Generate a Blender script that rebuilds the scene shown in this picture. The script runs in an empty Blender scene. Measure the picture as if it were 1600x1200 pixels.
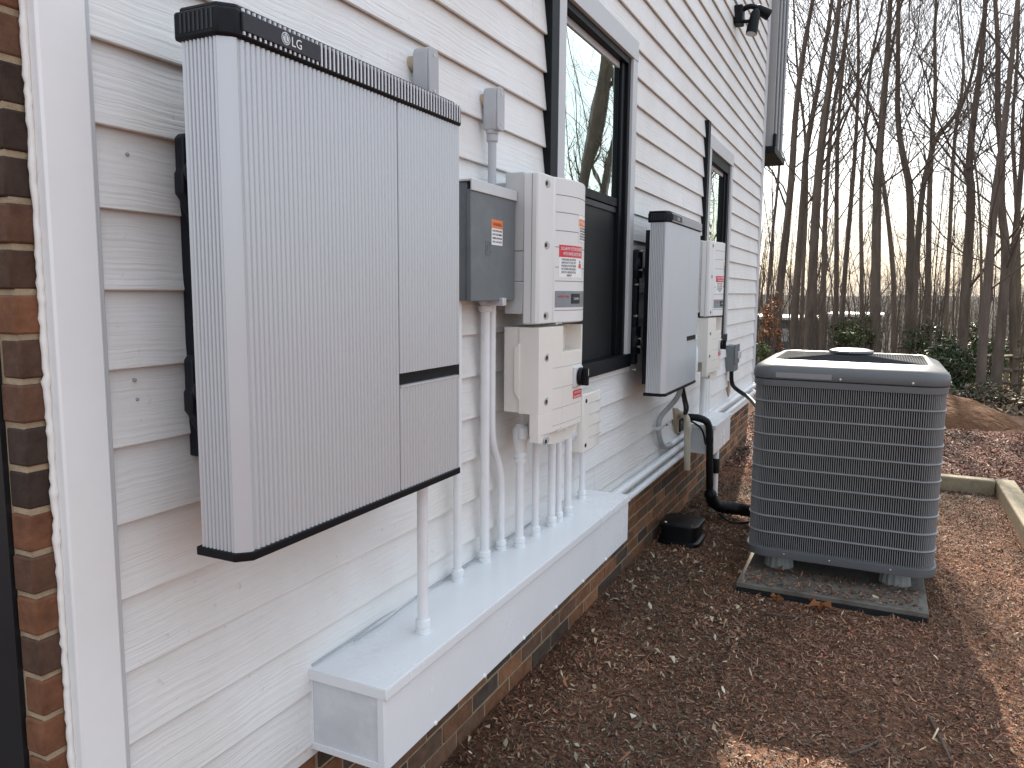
import bpy, math, random
import numpy as np
from mathutils import Matrix, Vector
R_ = math.radians
rng = random.Random(7)
nr = np.random.default_rng(11)
sc = bpy.context.scene
COL = sc.collection
ZH = 1.5                     # eye height: plans below are measured from the eye, so ZH is added to every z

# ------------------------------------------------------------------ camera
FPX, CX = 1200.0, 1.18
_a, _p, _t = R_(25.4749), R_(6.8716), 0.008
_fh = np.array([-math.sin(_a), math.cos(_a), 0]); _r0 = np.array([math.cos(_a), math.sin(_a), 0])
FW = _fh*math.cos(_p)+np.array([0, 0, -math.sin(_p)]); _u0 = _fh*math.sin(_p)+np.array([0, 0, math.cos(_p)])
RT = math.cos(_t)*_r0+math.sin(_t)*_u0; UP = math.cos(_t)*_u0-math.sin(_t)*_r0
cam = bpy.data.cameras.new('camera'); cam.sensor_width = 36; cam.lens = 36*FPX/1600
cam.clip_start = 0.05; cam.clip_end = 2000
co = bpy.data.objects.new('camera', cam); COL.objects.link(co)
m = Matrix.Identity(4)
for i in range(3):
    m[i][0] = RT[i]; m[i][1] = UP[i]; m[i][2] = -FW[i]
m.translation = Vector((CX, 0, ZH)); co.matrix_world = m
sc.camera = co

def at(px, py, Y):           # the point on the line of sight of a photo pixel, Y metres along the wall
    v = (px-800)/FPX*RT-(py-600)/FPX*UP+FW
    return np.array([CX, 0, 0])+v*(Y/v[1])

# ------------------------------------------------------------------ world, sun, exposure
SUN_EL, SUN_AZ = R_(36), R_(-6)          # azimuth from +Y, negative towards -X (behind the far house corner)
w = bpy.data.worlds.new('World'); sc.world = w; w.use_nodes = True
nt = w.node_tree; nt.nodes.clear()
out = nt.nodes.new('ShaderNodeOutputWorld'); bg = nt.nodes.new('ShaderNodeBackground')
sky = nt.nodes.new('ShaderNodeTexSky'); sky.sky_type = 'NISHITA'; sky.sun_disc = False
sky.sun_elevation = SUN_EL; sky.sun_rotation = SUN_AZ; sky.air_density = 1.0; sky.dust_density = 2.5; sky.ozone_density = 1.0
tcw = nt.nodes.new('ShaderNodeTexCoord'); nz = nt.nodes.new('ShaderNodeTexNoise'); nz.inputs['Scale'].default_value = 2.2; nz.inputs['Detail'].default_value = 6
mp = nt.nodes.new('ShaderNodeMapping'); mp.inputs['Scale'].default_value = (1, 1, 3)
cr = nt.nodes.new('ShaderNodeValToRGB'); cr.color_ramp.elements[0].position = .34; cr.color_ramp.elements[1].position = .60
cr.color_ramp.elements[0].color = (3.0, 3.5, 4.2, 1); cr.color_ramp.elements[1].color = (8.7, 9.7, 10.8, 1)
mx = nt.nodes.new('ShaderNodeMix'); mx.data_type = 'RGBA'; mx.inputs[0].default_value = .8
sxw = nt.nodes.new('ShaderNodeSeparateXYZ'); nt.links.new(tcw.outputs['Generated'], sxw.inputs[0]); mrw = nt.nodes.new('ShaderNodeMapRange'); mrw.inputs[2].default_value = .35; mrw.inputs[3].default_value = .45; mrw.inputs[4].default_value = .85
nt.links.new(sxw.outputs[2], mrw.inputs[0]); nt.links.new(mrw.outputs[0], mx.inputs[0])
nt.links.new(tcw.outputs['Generated'], mp.inputs[0]); nt.links.new(mp.outputs[0], nz.inputs['Vector']); nt.links.new(nz.outputs['Fac'], cr.inputs[0])
nt.links.new(cr.outputs[0], mx.inputs[7]); nt.links.new(sky.outputs[0], mx.inputs[6]); nt.links.new(mx.outputs[2], bg.inputs[0])
bg.inputs[1].default_value = 0.06
nt.links.new(bg.outputs[0], out.inputs[0])
sl = bpy.data.lights.new('sun', 'SUN'); sl.energy = 5.0; sl.angle = R_(.6); sl.color = (1, .9, .76)
so = bpy.data.objects.new('sun', sl); COL.objects.link(so)
sd = Vector((math.sin(SUN_AZ)*math.cos(SUN_EL), math.cos(SUN_AZ)*math.cos(SUN_EL), math.sin(SUN_EL)))
so.rotation_euler = sd.to_track_quat('Z', 'Y').to_euler(); so.location = (0, 0, 30)
sc.view_settings.view_transform = 'Standard'; sc.view_settings.look = 'None'; sc.view_settings.gamma = 1
sc.view_settings.exposure = 1.85

# ------------------------------------------------------------------ materials
def mat(name, col, rough=.6, metal=0., var=.12, vs=6., bump=0., bs=80., bd=.002, stretch=(1, 1, 1), attr=False, spec=.5, coat=0., var2=None, vs2=.6):
    M = bpy.data.materials.new(name); M.use_nodes = True
    n = M.node_tree.nodes; l = M.node_tree.links; b = n['Principled BSDF']
    b.inputs['Roughness'].default_value = rough; b.inputs['Metallic'].default_value = metal
    b.inputs['Specular IOR Level'].default_value = spec; b.inputs['Coat Weight'].default_value = coat
    tc = n.new('ShaderNodeTexCoord'); geo = n.new('ShaderNodeNewGeometry')
    mpn = n.new('ShaderNodeMapping'); mpn.inputs['Scale'].default_value = stretch
    l.new(geo.outputs['Position'], mpn.inputs[0])
    nz = n.new('ShaderNodeTexNoise'); nz.inputs['Scale'].default_value = vs; nz.inputs['Detail'].default_value = 8; nz.inputs['Roughness'].default_value = .65
    l.new(mpn.outputs[0], nz.inputs['Vector'])
    rp = n.new('ShaderNodeMapRange'); rp.inputs[1].default_value = .3; rp.inputs[2].default_value = .7
    rp.inputs[3].default_value = 1-var; rp.inputs[4].default_value = 1+var
    l.new(nz.outputs['Fac'], rp.inputs[0])
    mul = n.new('ShaderNodeMix'); mul.data_type = 'RGBA'; mul.blend_type = 'MULTIPLY'; mul.inputs[0].default_value = 1
    if attr:
        at_ = n.new('ShaderNodeAttribute'); at_.attribute_name = 'Col'; src = at_.outputs['Color']
        l.new(src, mul.inputs[6])
    else:
        mul.inputs[6].default_value = (*col, 1)
    cb = n.new('ShaderNodeCombineColor')
    for i in range(3): l.new(rp.outputs[0], cb.inputs[i])
    l.new(cb.outputs[0], mul.inputs[7])
    o = mul.outputs[2]
    if var2:                                     # second, patchy colour: dirt, stains
        n2 = n.new('ShaderNodeTexNoise'); n2.inputs['Scale'].default_value = vs2; n2.inputs['Detail'].default_value = 9; n2.inputs['Roughness'].default_value = .7
        l.new(geo.outputs['Position'], n2.inputs['Vector'])
        r2 = n.new('ShaderNodeMapRange'); r2.inputs[1].default_value = .5; r2.inputs[2].default_value = .72; r2.inputs[4].default_value = var2[1]
        l.new(n2.outputs['Fac'], r2.inputs[0])
        m2 = n.new('ShaderNodeMix'); m2.data_type = 'RGBA'; l.new(r2.outputs[0], m2.inputs[0]); l.new(o, m2.inputs[6]); m2.inputs[7].default_value = (*var2[0], 1)
        o = m2.outputs[2]
    l.new(o, b.inputs['Base Color'])
    rr = n.new('ShaderNodeMapRange'); rr.inputs[3].default_value = max(.02, rough-.08); rr.inputs[4].default_value = min(1, rough+.08)
    l.new(nz.outputs['Fac'], rr.inputs[0]); l.new(rr.outputs[0], b.inputs['Roughness'])
    if bump:
        nb = n.new('ShaderNodeTexNoise'); nb.inputs['Scale'].default_value = bs; nb.inputs['Detail'].default_value = 6
        l.new(mpn.outputs[0], nb.inputs['Vector'])
        bm = n.new('ShaderNodeBump'); bm.inputs['Strength'].default_value = bump; bm.inputs['Distance'].default_value = bd
        l.new(nb.outputs['Fac'], bm.inputs['Height']); l.new(bm.outputs[0], b.inputs['Normal'])
    return M

M = {}
M['white_paint'] = mat('white_paint', (.80, .80, .79), .42, var=.03, bump=.15, bs=30, bd=.001, var2=((.72, .70, .66), .35), vs2=1.8)
M['caulk'] = mat('caulk', (.80, .78, .74), .5, var=.05, bump=.5, bs=60)
M['trim_edge'] = mat('trim_edge', (.70, .66, .60), .6, var=.06)
M['gutter_white'] = mat('gutter_white', (.77, .785, .80), .26, var=.025, vs=3, bump=.08, bs=14, bd=.002, var2=((.70, .70, .70), .3), vs2=4)
M['gutter_grey'] = mat('gutter_grey', (.62, .64, .66), .5, var=.10, vs=5, bump=.1, bs=30, var2=((.72, .73, .74), .8), vs2=14)
M['conduit_white'] = mat('conduit_white', (.76, .77, .78), .36, var=.05, vs=14, bump=.1, bs=60, bd=.0006)
M['conduit_grey'] = mat('conduit_grey', (.42, .43, .45), .5, var=.08)
M['alu'] = mat('alu', (.52, .54, .56), .34, metal=.26, var=.02, vs=2)
M['alu_dark'] = mat('alu_dark', (.5, .505, .51), .35, metal=.5, var=.03, vs=3)
M['black_plastic'] = mat('black_plastic', (.005, .0055, .008), .45, spec=.2, var=.1)
M['plate_grey'] = mat('plate_grey', (.034, .035, .041), .45, spec=.25, var=.05)
M['bar_grey'] = mat('bar_grey', (.62, .62, .64), .4, metal=.4, var=.05)
M['navy_metal'] = mat('navy_metal', (.004, .006, .011), .5, spec=.3, var=.15)
M['steel'] = mat('steel', (.62, .58, .50), .3, metal=1, var=.08)
M['box_grey'] = mat('box_grey', (.145, .16, .17), .45, spec=.3, var=.05, vs=4, var2=((.25, .26, .26), .4), vs2=5)
M['box_lip'] = mat('box_lip', (.58, .59, .60), .4, var=.05)
M['inv_grey'] = mat('inv_grey', (.71, .70, .685), .45, var=.02, bump=.06, bs=400, bd=.0004)
M['heat_sink'] = mat('heat_sink', (.54, .54, .53), .45, metal=.2, var=.05)
M['cream'] = mat('cream', (.76, .72, .66), .45, var=.025, bump=.06, bs=400, bd=.0004)
M['groove'] = mat('groove', (.22, .22, .21), .6, var=.02)
M['recess'] = mat('recess', (.44, .43, .41), .5, var=.03)  # darker grey: painted shade of the screw ovals, also panel lines
M['red'] = mat('red', (.62, .025, .045), .4, var=.05)
M['orange'] = mat('orange', (.80, .20, .03), .4, var=.05)
M['label_white'] = mat('label_white', (.82, .82, .81), .4, var=.02)
M['ink'] = mat('ink', (.03, .03, .03), .5, var=.02)
M['lcd_panel'] = mat('lcd_panel', (.21, .23, .25), .35, var=.05)
M['lcd'] = mat('lcd', (.006, .008, .014), .3, spec=.3, var=.05)
M['win_black'] = mat('win_black', (.003, .004, .006), .5, spec=.2, var=.1)
M['win_grey'] = mat('win_grey', (.42, .42, .43), .45, var=.05)
M['screen'] = mat('screen', (.010, .011, .012), .5, spec=.3, var=.15, vs=3, bump=.15, bs=900, bd=.0004)
M['casing'] = mat('casing', (.54, .55, .56), .45, var=.03)
M['brick'] = mat('brick', (.2, .1, .06), .85, var=.32, vs=26, bump=.7, bs=130, bd=.002, attr=True, spec=.2)
M['mortar'] = mat('mortar', (.33, .255, .17), .95, var=.2, vs=30, bump=.8, bs=180, bd=.003, spec=.1)
M['ac_grey'] = mat('ac_grey', (.118, .120, .124), .40, var=.05, vs=4, spec=.35)
M['ac_louver'] = mat('ac_louver', (.225, .223, .225), .42, var=.06, vs=5)
M['ac_wire'] = mat('ac_wire', (.05, .052, .056), .75, spec=.1)
M['ac_well'] = mat('ac_well', (.07, .073, .08), 1, spec=0, var=.2, vs=9)  # dark tone standing for the shaded inside below the fan wires
M['ac_coil'] = mat('ac_coil', (.004, .004, .005), .9, spec=.1, var=.3, vs=60)
M['ac_label'] = mat('ac_label', (.23, .235, .24), .3, var=.05)
M['pad'] = mat('pad', (.15, .135, .115), .85, var=.25, vs=14, bump=.5, bs=90, bd=.003, var2=((.055, .036, .026), .9), vs2=7)
M['pad_side'] = mat('pad_side', (.012, .013, .015), .7, spec=.3, var=.2)
M['foot'] = mat('foot', (.30, .30, .28), .6, var=.12)
M['rubber'] = mat('rubber', (.004, .0045, .006), .5, spec=.3, var=.15, bump=.4, bs=25, bd=.004)
M['beige_pvc'] = mat('beige_pvc', (.52, .46, .37), .45, var=.08)
M['putty'] = mat('putty', (.38, .31, .22), .7, var=.15, bump=.5, bs=40)
M['valve_black'] = mat('valve_black', (.006, .007, .009), .4, spec=.3, var=.25, vs=9, bump=.2, bs=40)
M['timber'] = mat('timber', (.24, .195, .125), .8, var=.3, vs=14, bump=.5, bs=50, stretch=(1, 1, 1), var2=((.20, .17, .10), .6), vs2=5)
M['soil'] = mat('soil', (.12, .062, .034), .95, var=.35, vs=7, bump=1, bs=12, bd=.05, spec=.1)
M['bark'] = mat('bark', (.122, .095, .076), .95, var=.35, vs=9, bump=.9, bs=14, bd=.03, stretch=(1, 1, .22), spec=.1)
M['bark_pale'] = mat('bark_pale', (.115, .09, .074), .95, var=.35, vs=7, bump=.8, bs=12, bd=.03, stretch=(1, 1, .22), spec=.1)
M['twig'] = mat('twig', (.095, .072, .058), .95, var=.2, vs=2, spec=.1)
M['far_bark'] = mat('far_bark', (.115, .093, .078), .95, var=.3, vs=.4, spec=.1)  # bark lifted and greyed, putting distance haze into the colour
M['chips'] = mat('chips', (.2, .1, .06), .8, var=.25, vs=40, attr=True, spec=.3)
M['leaf'] = mat('leaf', (.05, .08, .03), .6, var=.3, vs=6, attr=True, spec=.3)
M['fence_wood'] = mat('fence_wood', (.16, .125, .09), .9, var=.3, vs=5)
M['shed_wall'] = mat('shed_wall', (.06, .07, .085), .8, var=.15, vs=1)
M['shed_roof'] = mat('shed_roof', (.75, .74, .70), .5, var=.1, vs=1)
M['grass'] = mat('grass', (.15, .16, .045), .95, var=.35, vs=1.6, spec=.1, var2=((.26, .21, .08), .8), vs2=.5)
M['road'] = mat('road', (.38, .36, .34), .9, var=.15, vs=1)
M['hill'] = mat('hill', (.10, .085, .072), .95, var=.4, vs=.25, spec=.1)
M['dark_recess'] = mat('dark_recess', (.006, .007, .009), .5, var=.1)
M['bay'] = mat('bay', (.33, .33, .325), .5, var=.05)
M['nail'] = mat('nail', (.30, .31, .33), .5, var=.1)

# siding: embossed wood grain running along the planks
def siding_mat():
    S = bpy.data.materials.new('siding_paint'); S.use_nodes = True
    n = S.node_tree.nodes; l = S.node_tree.links; b = n['Principled BSDF']; b.inputs['Roughness'].default_value = .48
    geo = n.new('ShaderNodeNewGeometry')
    wob = n.new('ShaderNodeTexNoise'); wob.inputs['Scale'].default_value = 5.5; wob.inputs['Detail'].default_value = 3
    l.new(geo.outputs['Position'], wob.inputs['Vector'])
    sub = n.new('ShaderNodeVectorMath'); sub.operation = 'MULTIPLY_ADD'; sub.inputs[1].default_value = (0, 0, .022); l.new(wob.outputs['Color'], sub.inputs[0]); l.new(geo.outputs['Position'], sub.inputs[2])
    mp = n.new('ShaderNodeMapping'); mp.inputs['Scale'].default_value = (0, 3.2, 105); l.new(sub.outputs[0], mp.inputs[0])
    g = n.new('ShaderNodeTexNoise'); g.inputs['Scale'].default_value = 1; g.inputs['Detail'].default_value = 2.5; l.new(mp.outputs[0], g.inputs['Vector'])
    mp2 = n.new('ShaderNodeMapping'); mp2.inputs['Scale'].default_value = (0, 7, 260); l.new(sub.outputs[0], mp2.inputs[0])
    g2 = n.new('ShaderNodeTexNoise'); g2.inputs['Scale'].default_value = 1; l.new(mp2.outputs[0], g2.inputs['Vector'])
    ad = n.new('ShaderNodeMath'); ad.operation = 'MULTIPLY_ADD'; ad.inputs[1].default_value = .3; l.new(g2.outputs[0], ad.inputs[0]); l.new(g.outputs[0], ad.inputs[2])
    bm = n.new('ShaderNodeBump'); bm.inputs['Strength'].default_value = .7; bm.inputs['Distance'].default_value = .0036
    l.new(ad.outputs[0], bm.inputs['Height']); l.new(bm.outputs[0], b.inputs['Normal'])
    d = n.new('ShaderNodeTexNoise'); d.inputs['Scale'].default_value = 1.6; d.inputs['Detail'].default_value = 9; d.inputs['Roughness'].default_value = .7; l.new(geo.outputs['Position'], d.inputs['Vector'])
    cr = n.new('ShaderNodeValToRGB'); cr.color_ramp.elements[0].position = .38; cr.color_ramp.elements[1].position = .66
    cr.color_ramp.elements[0].color = (.79, .785, .775, 1); cr.color_ramp.elements[1].color = (.71, .69, .655, 1)
    l.new(d.outputs['Fac'], cr.inputs[0])
    sp = n.new('ShaderNodeTexNoise'); sp.inputs['Scale'].default_value = 45; sp.inputs['Detail'].default_value = 2; l.new(geo.outputs['Position'], sp.inputs['Vector'])
    r2 = n.new('ShaderNodeMapRange'); r2.inputs[1].default_value = .70; r2.inputs[2].default_value = .76; r2.inputs[4].default_value = .35; l.new(sp.outputs['Fac'], r2.inputs[0])
    m2 = n.new('ShaderNodeMix'); m2.data_type = 'RGBA'; l.new(r2.outputs[0], m2.inputs[0]); l.new(cr.outputs[0], m2.inputs[6]); m2.inputs[7].default_value = (.50, .42, .34, 1)
    l.new(m2.outputs[2], b.inputs['Base Color'])
    return S
M['siding'] = siding_mat()

def glass_mat():
    G = bpy.data.materials.new('window_glass'); G.use_nodes = True
    n = G.node_tree.nodes; l = G.node_tree.links; b = n['Principled BSDF']
    b.inputs['Base Color'].default_value = (.012, .02, .016, 1); b.inputs['Roughness'].default_value = .015
    b.inputs['Specular IOR Level'].default_value = .8
    gl = n.new('ShaderNodeBsdfGlossy'); gl.inputs['Roughness'].default_value = .008; gl.inputs['Color'].default_value = (.86, 1, .92, 1)
    geo = n.new('ShaderNodeNewGeometry'); nz = n.new('ShaderNodeTexNoise'); nz.inputs['Scale'].default_value = 1.6; nz.inputs['Detail'].default_value = 1; l.new(geo.outputs['Position'], nz.inputs['Vector'])
    bm = n.new('ShaderNodeBump'); bm.inputs['Strength'].default_value = .12; bm.inputs['Distance'].default_value = .02; l.new(nz.outputs[0], bm.inputs['Height']); l.new(bm.outputs[0], gl.inputs['Normal'])
    mx = n.new('ShaderNodeMixShader'); mx.inputs[0].default_value = .72
    l.new(b.outputs[0], mx.inputs[1]); l.new(gl.outputs[0], mx.inputs[2]); l.new(mx.outputs[0], n['Material Output'].inputs[0])
    return G
M['glass'] = glass_mat()

def ground_mat():
    S = bpy.data.materials.new('mulch_ground'); S.use_nodes = True
    n = S.node_tree.nodes; l = S.node_tree.links; b = n['Principled BSDF']; b.inputs['Roughness'].default_value = .95; b.inputs['Specular IOR Level'].default_value = .1
    geo = n.new('ShaderNodeNewGeometry')
    def noise(s, d=8):
        x = n.new('ShaderNodeTexNoise'); x.inputs['Scale'].default_value = s; x.inputs['Detail'].default_value = d; x.inputs['Roughness'].default_value = .7; l.new(geo.outputs['Position'], x.inputs['Vector']); return x
    a = noise(1.1); f = noise(55)
    c1 = n.new('ShaderNodeValToRGB'); e = c1.color_ramp.elements; e[0].position = .35; e[0].color = (.10, .060, .042, 1); e[1].position = .68; e[1].color = (.21, .11, .07, 1)
    l.new(a.outputs['Fac'], c1.inputs[0])
    c2 = n.new('ShaderNodeValToRGB'); e = c2.color_ramp.elements; e[0].position = .33; e[0].color = (.35, .33, .32, 1); e[1].position = .72; e[1].color = (1.7, 1.6, 1.5, 1)
    l.new(f.outputs['Fac'], c2.inputs[0])
    mu = n.new('ShaderNodeMix'); mu.data_type = 'RGBA'; mu.blend_type = 'MULTIPLY'; mu.inputs[0].default_value = 1; l.new(c1.outputs[0], mu.inputs[6]); l.new(c2.outputs[0], mu.inputs[7])
    sx = n.new('ShaderNodeSeparateXYZ'); l.new(geo.outputs['Position'], sx.inputs[0])
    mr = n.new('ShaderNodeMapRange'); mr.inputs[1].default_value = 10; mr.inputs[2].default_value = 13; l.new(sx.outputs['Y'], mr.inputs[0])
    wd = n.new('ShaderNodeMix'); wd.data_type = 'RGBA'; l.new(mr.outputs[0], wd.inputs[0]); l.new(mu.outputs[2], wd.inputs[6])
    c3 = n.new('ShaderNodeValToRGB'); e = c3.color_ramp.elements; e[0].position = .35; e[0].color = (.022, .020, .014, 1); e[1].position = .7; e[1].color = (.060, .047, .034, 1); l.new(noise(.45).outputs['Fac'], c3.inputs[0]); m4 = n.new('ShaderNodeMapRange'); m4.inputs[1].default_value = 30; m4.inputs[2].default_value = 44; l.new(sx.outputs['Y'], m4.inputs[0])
    far = n.new('ShaderNodeMix'); far.data_type = 'RGBA'; l.new(m4.outputs[0], far.inputs[0]); l.new(c3.outputs[0], far.inputs[6]); far.inputs[7].default_value = (.014, .0125, .011, 1); l.new(far.outputs[2], wd.inputs[7])  # distant ground coloured darker to stand for shade under the trees
    l.new(wd.outputs[2], b.inputs['Base Color'])
    bm = n.new('ShaderNodeBump'); bm.inputs['Strength'].default_value = 1; bm.inputs['Distance'].default_value = .012; l.new(f.outputs['Fac'], bm.inputs['Height']); l.new(bm.outputs[0], b.inputs['Normal'])
    return S
M['ground'] = ground_mat()

# ------------------------------------------------------------------ mesh builder
class MB:
    def __init__(s): s.v = []; s.f = []; s.c = []; s.n = 0
    def add(s, v, f, col=None):
        o = s.n; s.v.append(np.asarray(v, float).reshape(-1, 3)); s.n += len(s.v[-1])
        s.f += [tuple(i+o for i in q) for q in f]; s.c += [col]*len(f); return s
    def box(s, x0, x1, y0, y1, z0, z1, col=None):
        v = [(x0, y0, z0), (x1, y0, z0), (x1, y1, z0), (x0, y1, z0), (x0, y0, z1), (x1, y0, z1), (x1, y1, z1), (x0, y1, z1)]
        return s.add(v, [(0, 3, 2, 1), (4, 5, 6, 7), (0, 1, 5, 4), (1, 2, 6, 5), (2, 3, 7, 6), (3, 0, 4, 7)], col)
    def prism(s, prof, a, b, axis='z', col=None, caps=True):      # prof: list of 2-D points; axis z:(x,y) y:(x,z) x:(y,z)
        def P(p, h): return {'z': (p[0], p[1], h), 'y': (p[0], h, p[1]), 'x': (h, p[0], p[1])}[axis]
        n = len(prof); v = [P(p, a) for p in prof]+[P(p, b) for p in prof]
        f = [(i, (i+1) % n, n+(i+1) % n, n+i) for i in range(n)]
        if caps: f += [tuple(range(n))[::-1], tuple(range(n, 2*n))]
        return s.add(v, f, col)
    def tube(s, path, r, n=10, caps=True, col=None):
        p = np.asarray(path, float); k = len(p); rr = np.full(k, r) if np.isscalar(r) else np.asarray(r, float)
        t = np.gradient(p, axis=0); t /= np.linalg.norm(t, axis=1)[:, None]+1e-12
        ref = np.array([0, 0, 1.]) if abs(t[:, 2]).max() < .93 else (np.array([1., 0, 0]) if abs(t[:, 0]).max() < .93 else np.array([0, 1., .13]))
        u = np.cross(t, ref); u /= np.linalg.norm(u, axis=1)[:, None]+1e-12; w_ = np.cross(t, u)
        an = np.linspace(0, 2*np.pi, n, endpoint=False)
        v = p[:, None, :]+rr[:, None, None]*(np.cos(an)[None, :, None]*u[:, None, :]+np.sin(an)[None, :, None]*w_[:, None, :])
        f = [(i*n+j, i*n+(j+1) % n, (i+1)*n+(j+1) % n, (i+1)*n+j) for i in range(k-1) for j in range(n)]
        if caps: f += [tuple(range(n))[::-1], tuple(range((k-1)*n, k*n))]
        return s.add(v.reshape(-1, 3), f, col)
    def lathe(s, c, prof, axis='z', n=20, col=None):               # prof: (radius, height)
        c = np.array(c, float); ax = {'x': 0, 'y': 1, 'z': 2}[axis]; e = np.eye(3)
        d = e[ax]; p = []; rr = []
        an = np.linspace(0, 2*np.pi, n, endpoint=False); u = e[(ax+1) % 3]; w_ = e[(ax+2) % 3]; v = []
        for r, h in prof: v += [c+d*h+r*(math.cos(q)*u+math.sin(q)*w_) for q in an]
        k = len(prof)
        f = [(i*n+j, i*n+(j+1) % n, (i+1)*n+(j+1) % n, (i+1)*n+j) for i in range(k-1) for j in range(n)]
        f += [tuple(range(n))[::-1], tuple(range((k-1)*n, k*n))]
        return s.add(v, f, col)

ORG = {}
def each(name, mb, *a, **k):                     # one object for every separate piece of a builder
    out = []; i0 = 0; fi = 0
    for v in mb.v:
        m2 = MB(); m2.v = [v]; m2.n = len(v); i1 = i0+len(v)
        while fi < len(mb.f) and mb.f[fi][0] < i1: m2.f.append(tuple(j-i0 for j in mb.f[fi])); m2.c.append(mb.c[fi]); fi += 1
        i0 = i1; out.append(build(name, m2, *a, **k))
    return out
def build(name, mb, material, parent=None, bevel=0., smooth=.7, seg=2):
    o0 = ORG[parent.name] if parent else np.zeros(3)
    v = np.concatenate(mb.v)-o0
    if not parent: v = v+np.array([0, 0, ZH])
    me = bpy.data.meshes.new(name); me.from_pydata(v.tolist(), [], mb.f)
    if any(c is not None for c in mb.c):
        ca = me.color_attributes.new('Col', 'FLOAT_COLOR', 'CORNER')
        arr = np.empty((len(me.loops), 4), np.float32); ls = np.empty(len(me.polygons), np.int32); lt = np.empty(len(me.polygons), np.int32)
        me.polygons.foreach_get('loop_start', ls); me.polygons.foreach_get('loop_total', lt)
        cc = np.array([(*(c or (.1, .1, .1)), 1) for c in mb.c], np.float32)
        arr[:] = np.repeat(cc, lt, axis=0); ca.data.foreach_set('color', arr.ravel())
    me.materials.append(material)
    if smooth:
        me.polygons.foreach_set('use_smooth', [True]*len(me.polygons)); me.set_sharp_from_angle(angle=smooth)
    o = bpy.data.objects.new(name, me); COL.objects.link(o)
    ORG[o.name] = o0
    if parent: o.parent = parent
    if bevel:
        b = o.modifiers.new('bevel', 'BEVEL'); b.width = bevel; b.segments = seg; b.limit_method = 'ANGLE'; b.angle_limit = R_(35)
    return o
def thing(name, label, cat, loc, group=None):
    o = bpy.data.objects.new(name, None); COL.objects.link(o); o.empty_display_size = .1
    o.location = (loc[0], loc[1], loc[2]+ZH); ORG[o.name] = np.array(loc, float)
    o['label'] = label; o['category'] = cat
    if group: o['group'] = group
    return o
def tag(o, label, cat, group=None, kind=None):
    if label: o['label'] = label
    if cat: o['category'] = cat
    if group: o['group'] = group
    if kind: o['kind'] = kind
    return o
def text(name, body, size, loc, material, parent, width=None, ext=.0002, align='LEFT', raised=0):
    cu = bpy.data.curves.new(name, 'FONT'); cu.body = body; cu.size = size; cu.extrude = ext; cu.resolution_u = 2; cu.align_x = align
    cu.space_line = .85
    to = bpy.data.objects.new(name, cu); COL.objects.link(to)
    dg = bpy.context.evaluated_depsgraph_get(); me = bpy.data.meshes.new_from_object(to.evaluated_get(dg)); bpy.data.objects.remove(to)
    a = np.empty(len(me.vertices)*3); me.vertices.foreach_get('co', a); a = a.reshape(-1, 3)
    if len(a) == 0: return None
    sx = 1
    if width: sx = width/max(1e-6, a[:, 0].max()-a[:, 0].min())
    o0 = ORG[parent.name]; L = np.array(loc)-o0
    w3 = np.stack([a[:, 2]+L[0], a[:, 0]*sx+L[1], a[:, 1]+L[2]], 1)      # reads along +Y, faces +X
    me.vertices.foreach_set('co', w3.ravel()); me.update(); me.materials.clear(); me.materials.append(material); me.name = name
    o = bpy.data.objects.new(name, me); COL.objects.link(o); o.parent = parent; ORG[o.name] = o0
    return o
def lines_of_text(mb, x, y0, y1, z0, z1, n, seed):                       # unreadably small print: rows of tiny strokes
    q = random.Random(seed); h = (z1-z0)/n
    for i in range(n):
        z = z1-(i+.5)*h; y = y0+(0 if q.random() < .6 else .1*(y1-y0)); e = y1-q.random()*.2*(y1-y0)
        while y < e:
            L = (y1-y0)*q.uniform(.03, .09); mb.box(x, x+.0003, y, min(y+L, e), z-h*.24, z+h*.24); y += L+(y1-y0)*.022

# ------------------------------------------------------------------ terrain
def hgt(x, y):
    x = np.asarray(x, float); y = np.asarray(y, float)
    z = -1.535+.012*np.clip((y-2.5)/2, 0, 1)
    z = z-.075*np.clip(y-11.5, 0, 30)-.02*np.clip(y-41.5, 0, 40)
    z = z+np.clip((y-95)/60, 0, 1)**1.3*3.5+.6*np.sin(x*.05)*np.clip((y-95)/40, 0, 1)
    z = z+(.005*np.sin(x*23+2*np.sin(y*9))*np.sin(y*19+x*5)+.004*np.sin(x*41+y*13)*np.sin(y*37-x*7))*np.clip((12-y)/2, 0, 1)*np.clip(y/.8, 0, 1)
    z = z+.012*np.sin(x*3.1+y*1.3)*np.cos(y*2.3-x)+.02*np.sin(x*.9+1)*np.sin(y*.8)
    return z
def sheet(name, xs, ys, dz, material, fn=hgt):
    X, Y = np.meshgrid(xs, ys); Z = fn(X, Y)+dz
    mb = MB(); nx, ny = len(xs), len(ys)
    mb.add(np.stack([X, Y, Z], -1).reshape(-1, 3), [(j*nx+i, j*nx+i+1, (j+1)*nx+i+1, (j+1)*nx+i) for j in range(ny-1) for i in range(nx-1)])
    return build(name, mb, material)
xs = np.concatenate([np.linspace(-400, -8, 20), np.linspace(-7, -.3, 10), np.linspace(-.2, 4, 150), np.linspace(4.3, 14, 25), np.linspace(15, 400, 24)])
ys = np.concatenate([np.linspace(-60, -1, 8), np.linspace(-.5, 12, 330), np.linspace(12.5, 50, 50), np.linspace(52, 200, 40), np.linspace(220, 600, 8)])
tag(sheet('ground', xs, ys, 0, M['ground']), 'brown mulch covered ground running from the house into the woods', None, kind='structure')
tag(sheet('lawn', np.linspace(3.2, 40, 50), np.linspace(21.5, 60, 40), .03, M['grass']), 'sunlit yellow green lawn beyond the fence', None, kind='structure')
tag(sheet('road', np.linspace(2, 60, 40), np.linspace(44, 46.5, 4), .08, M['road']), 'pale road far behind the trees', None, kind='structure')

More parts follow.
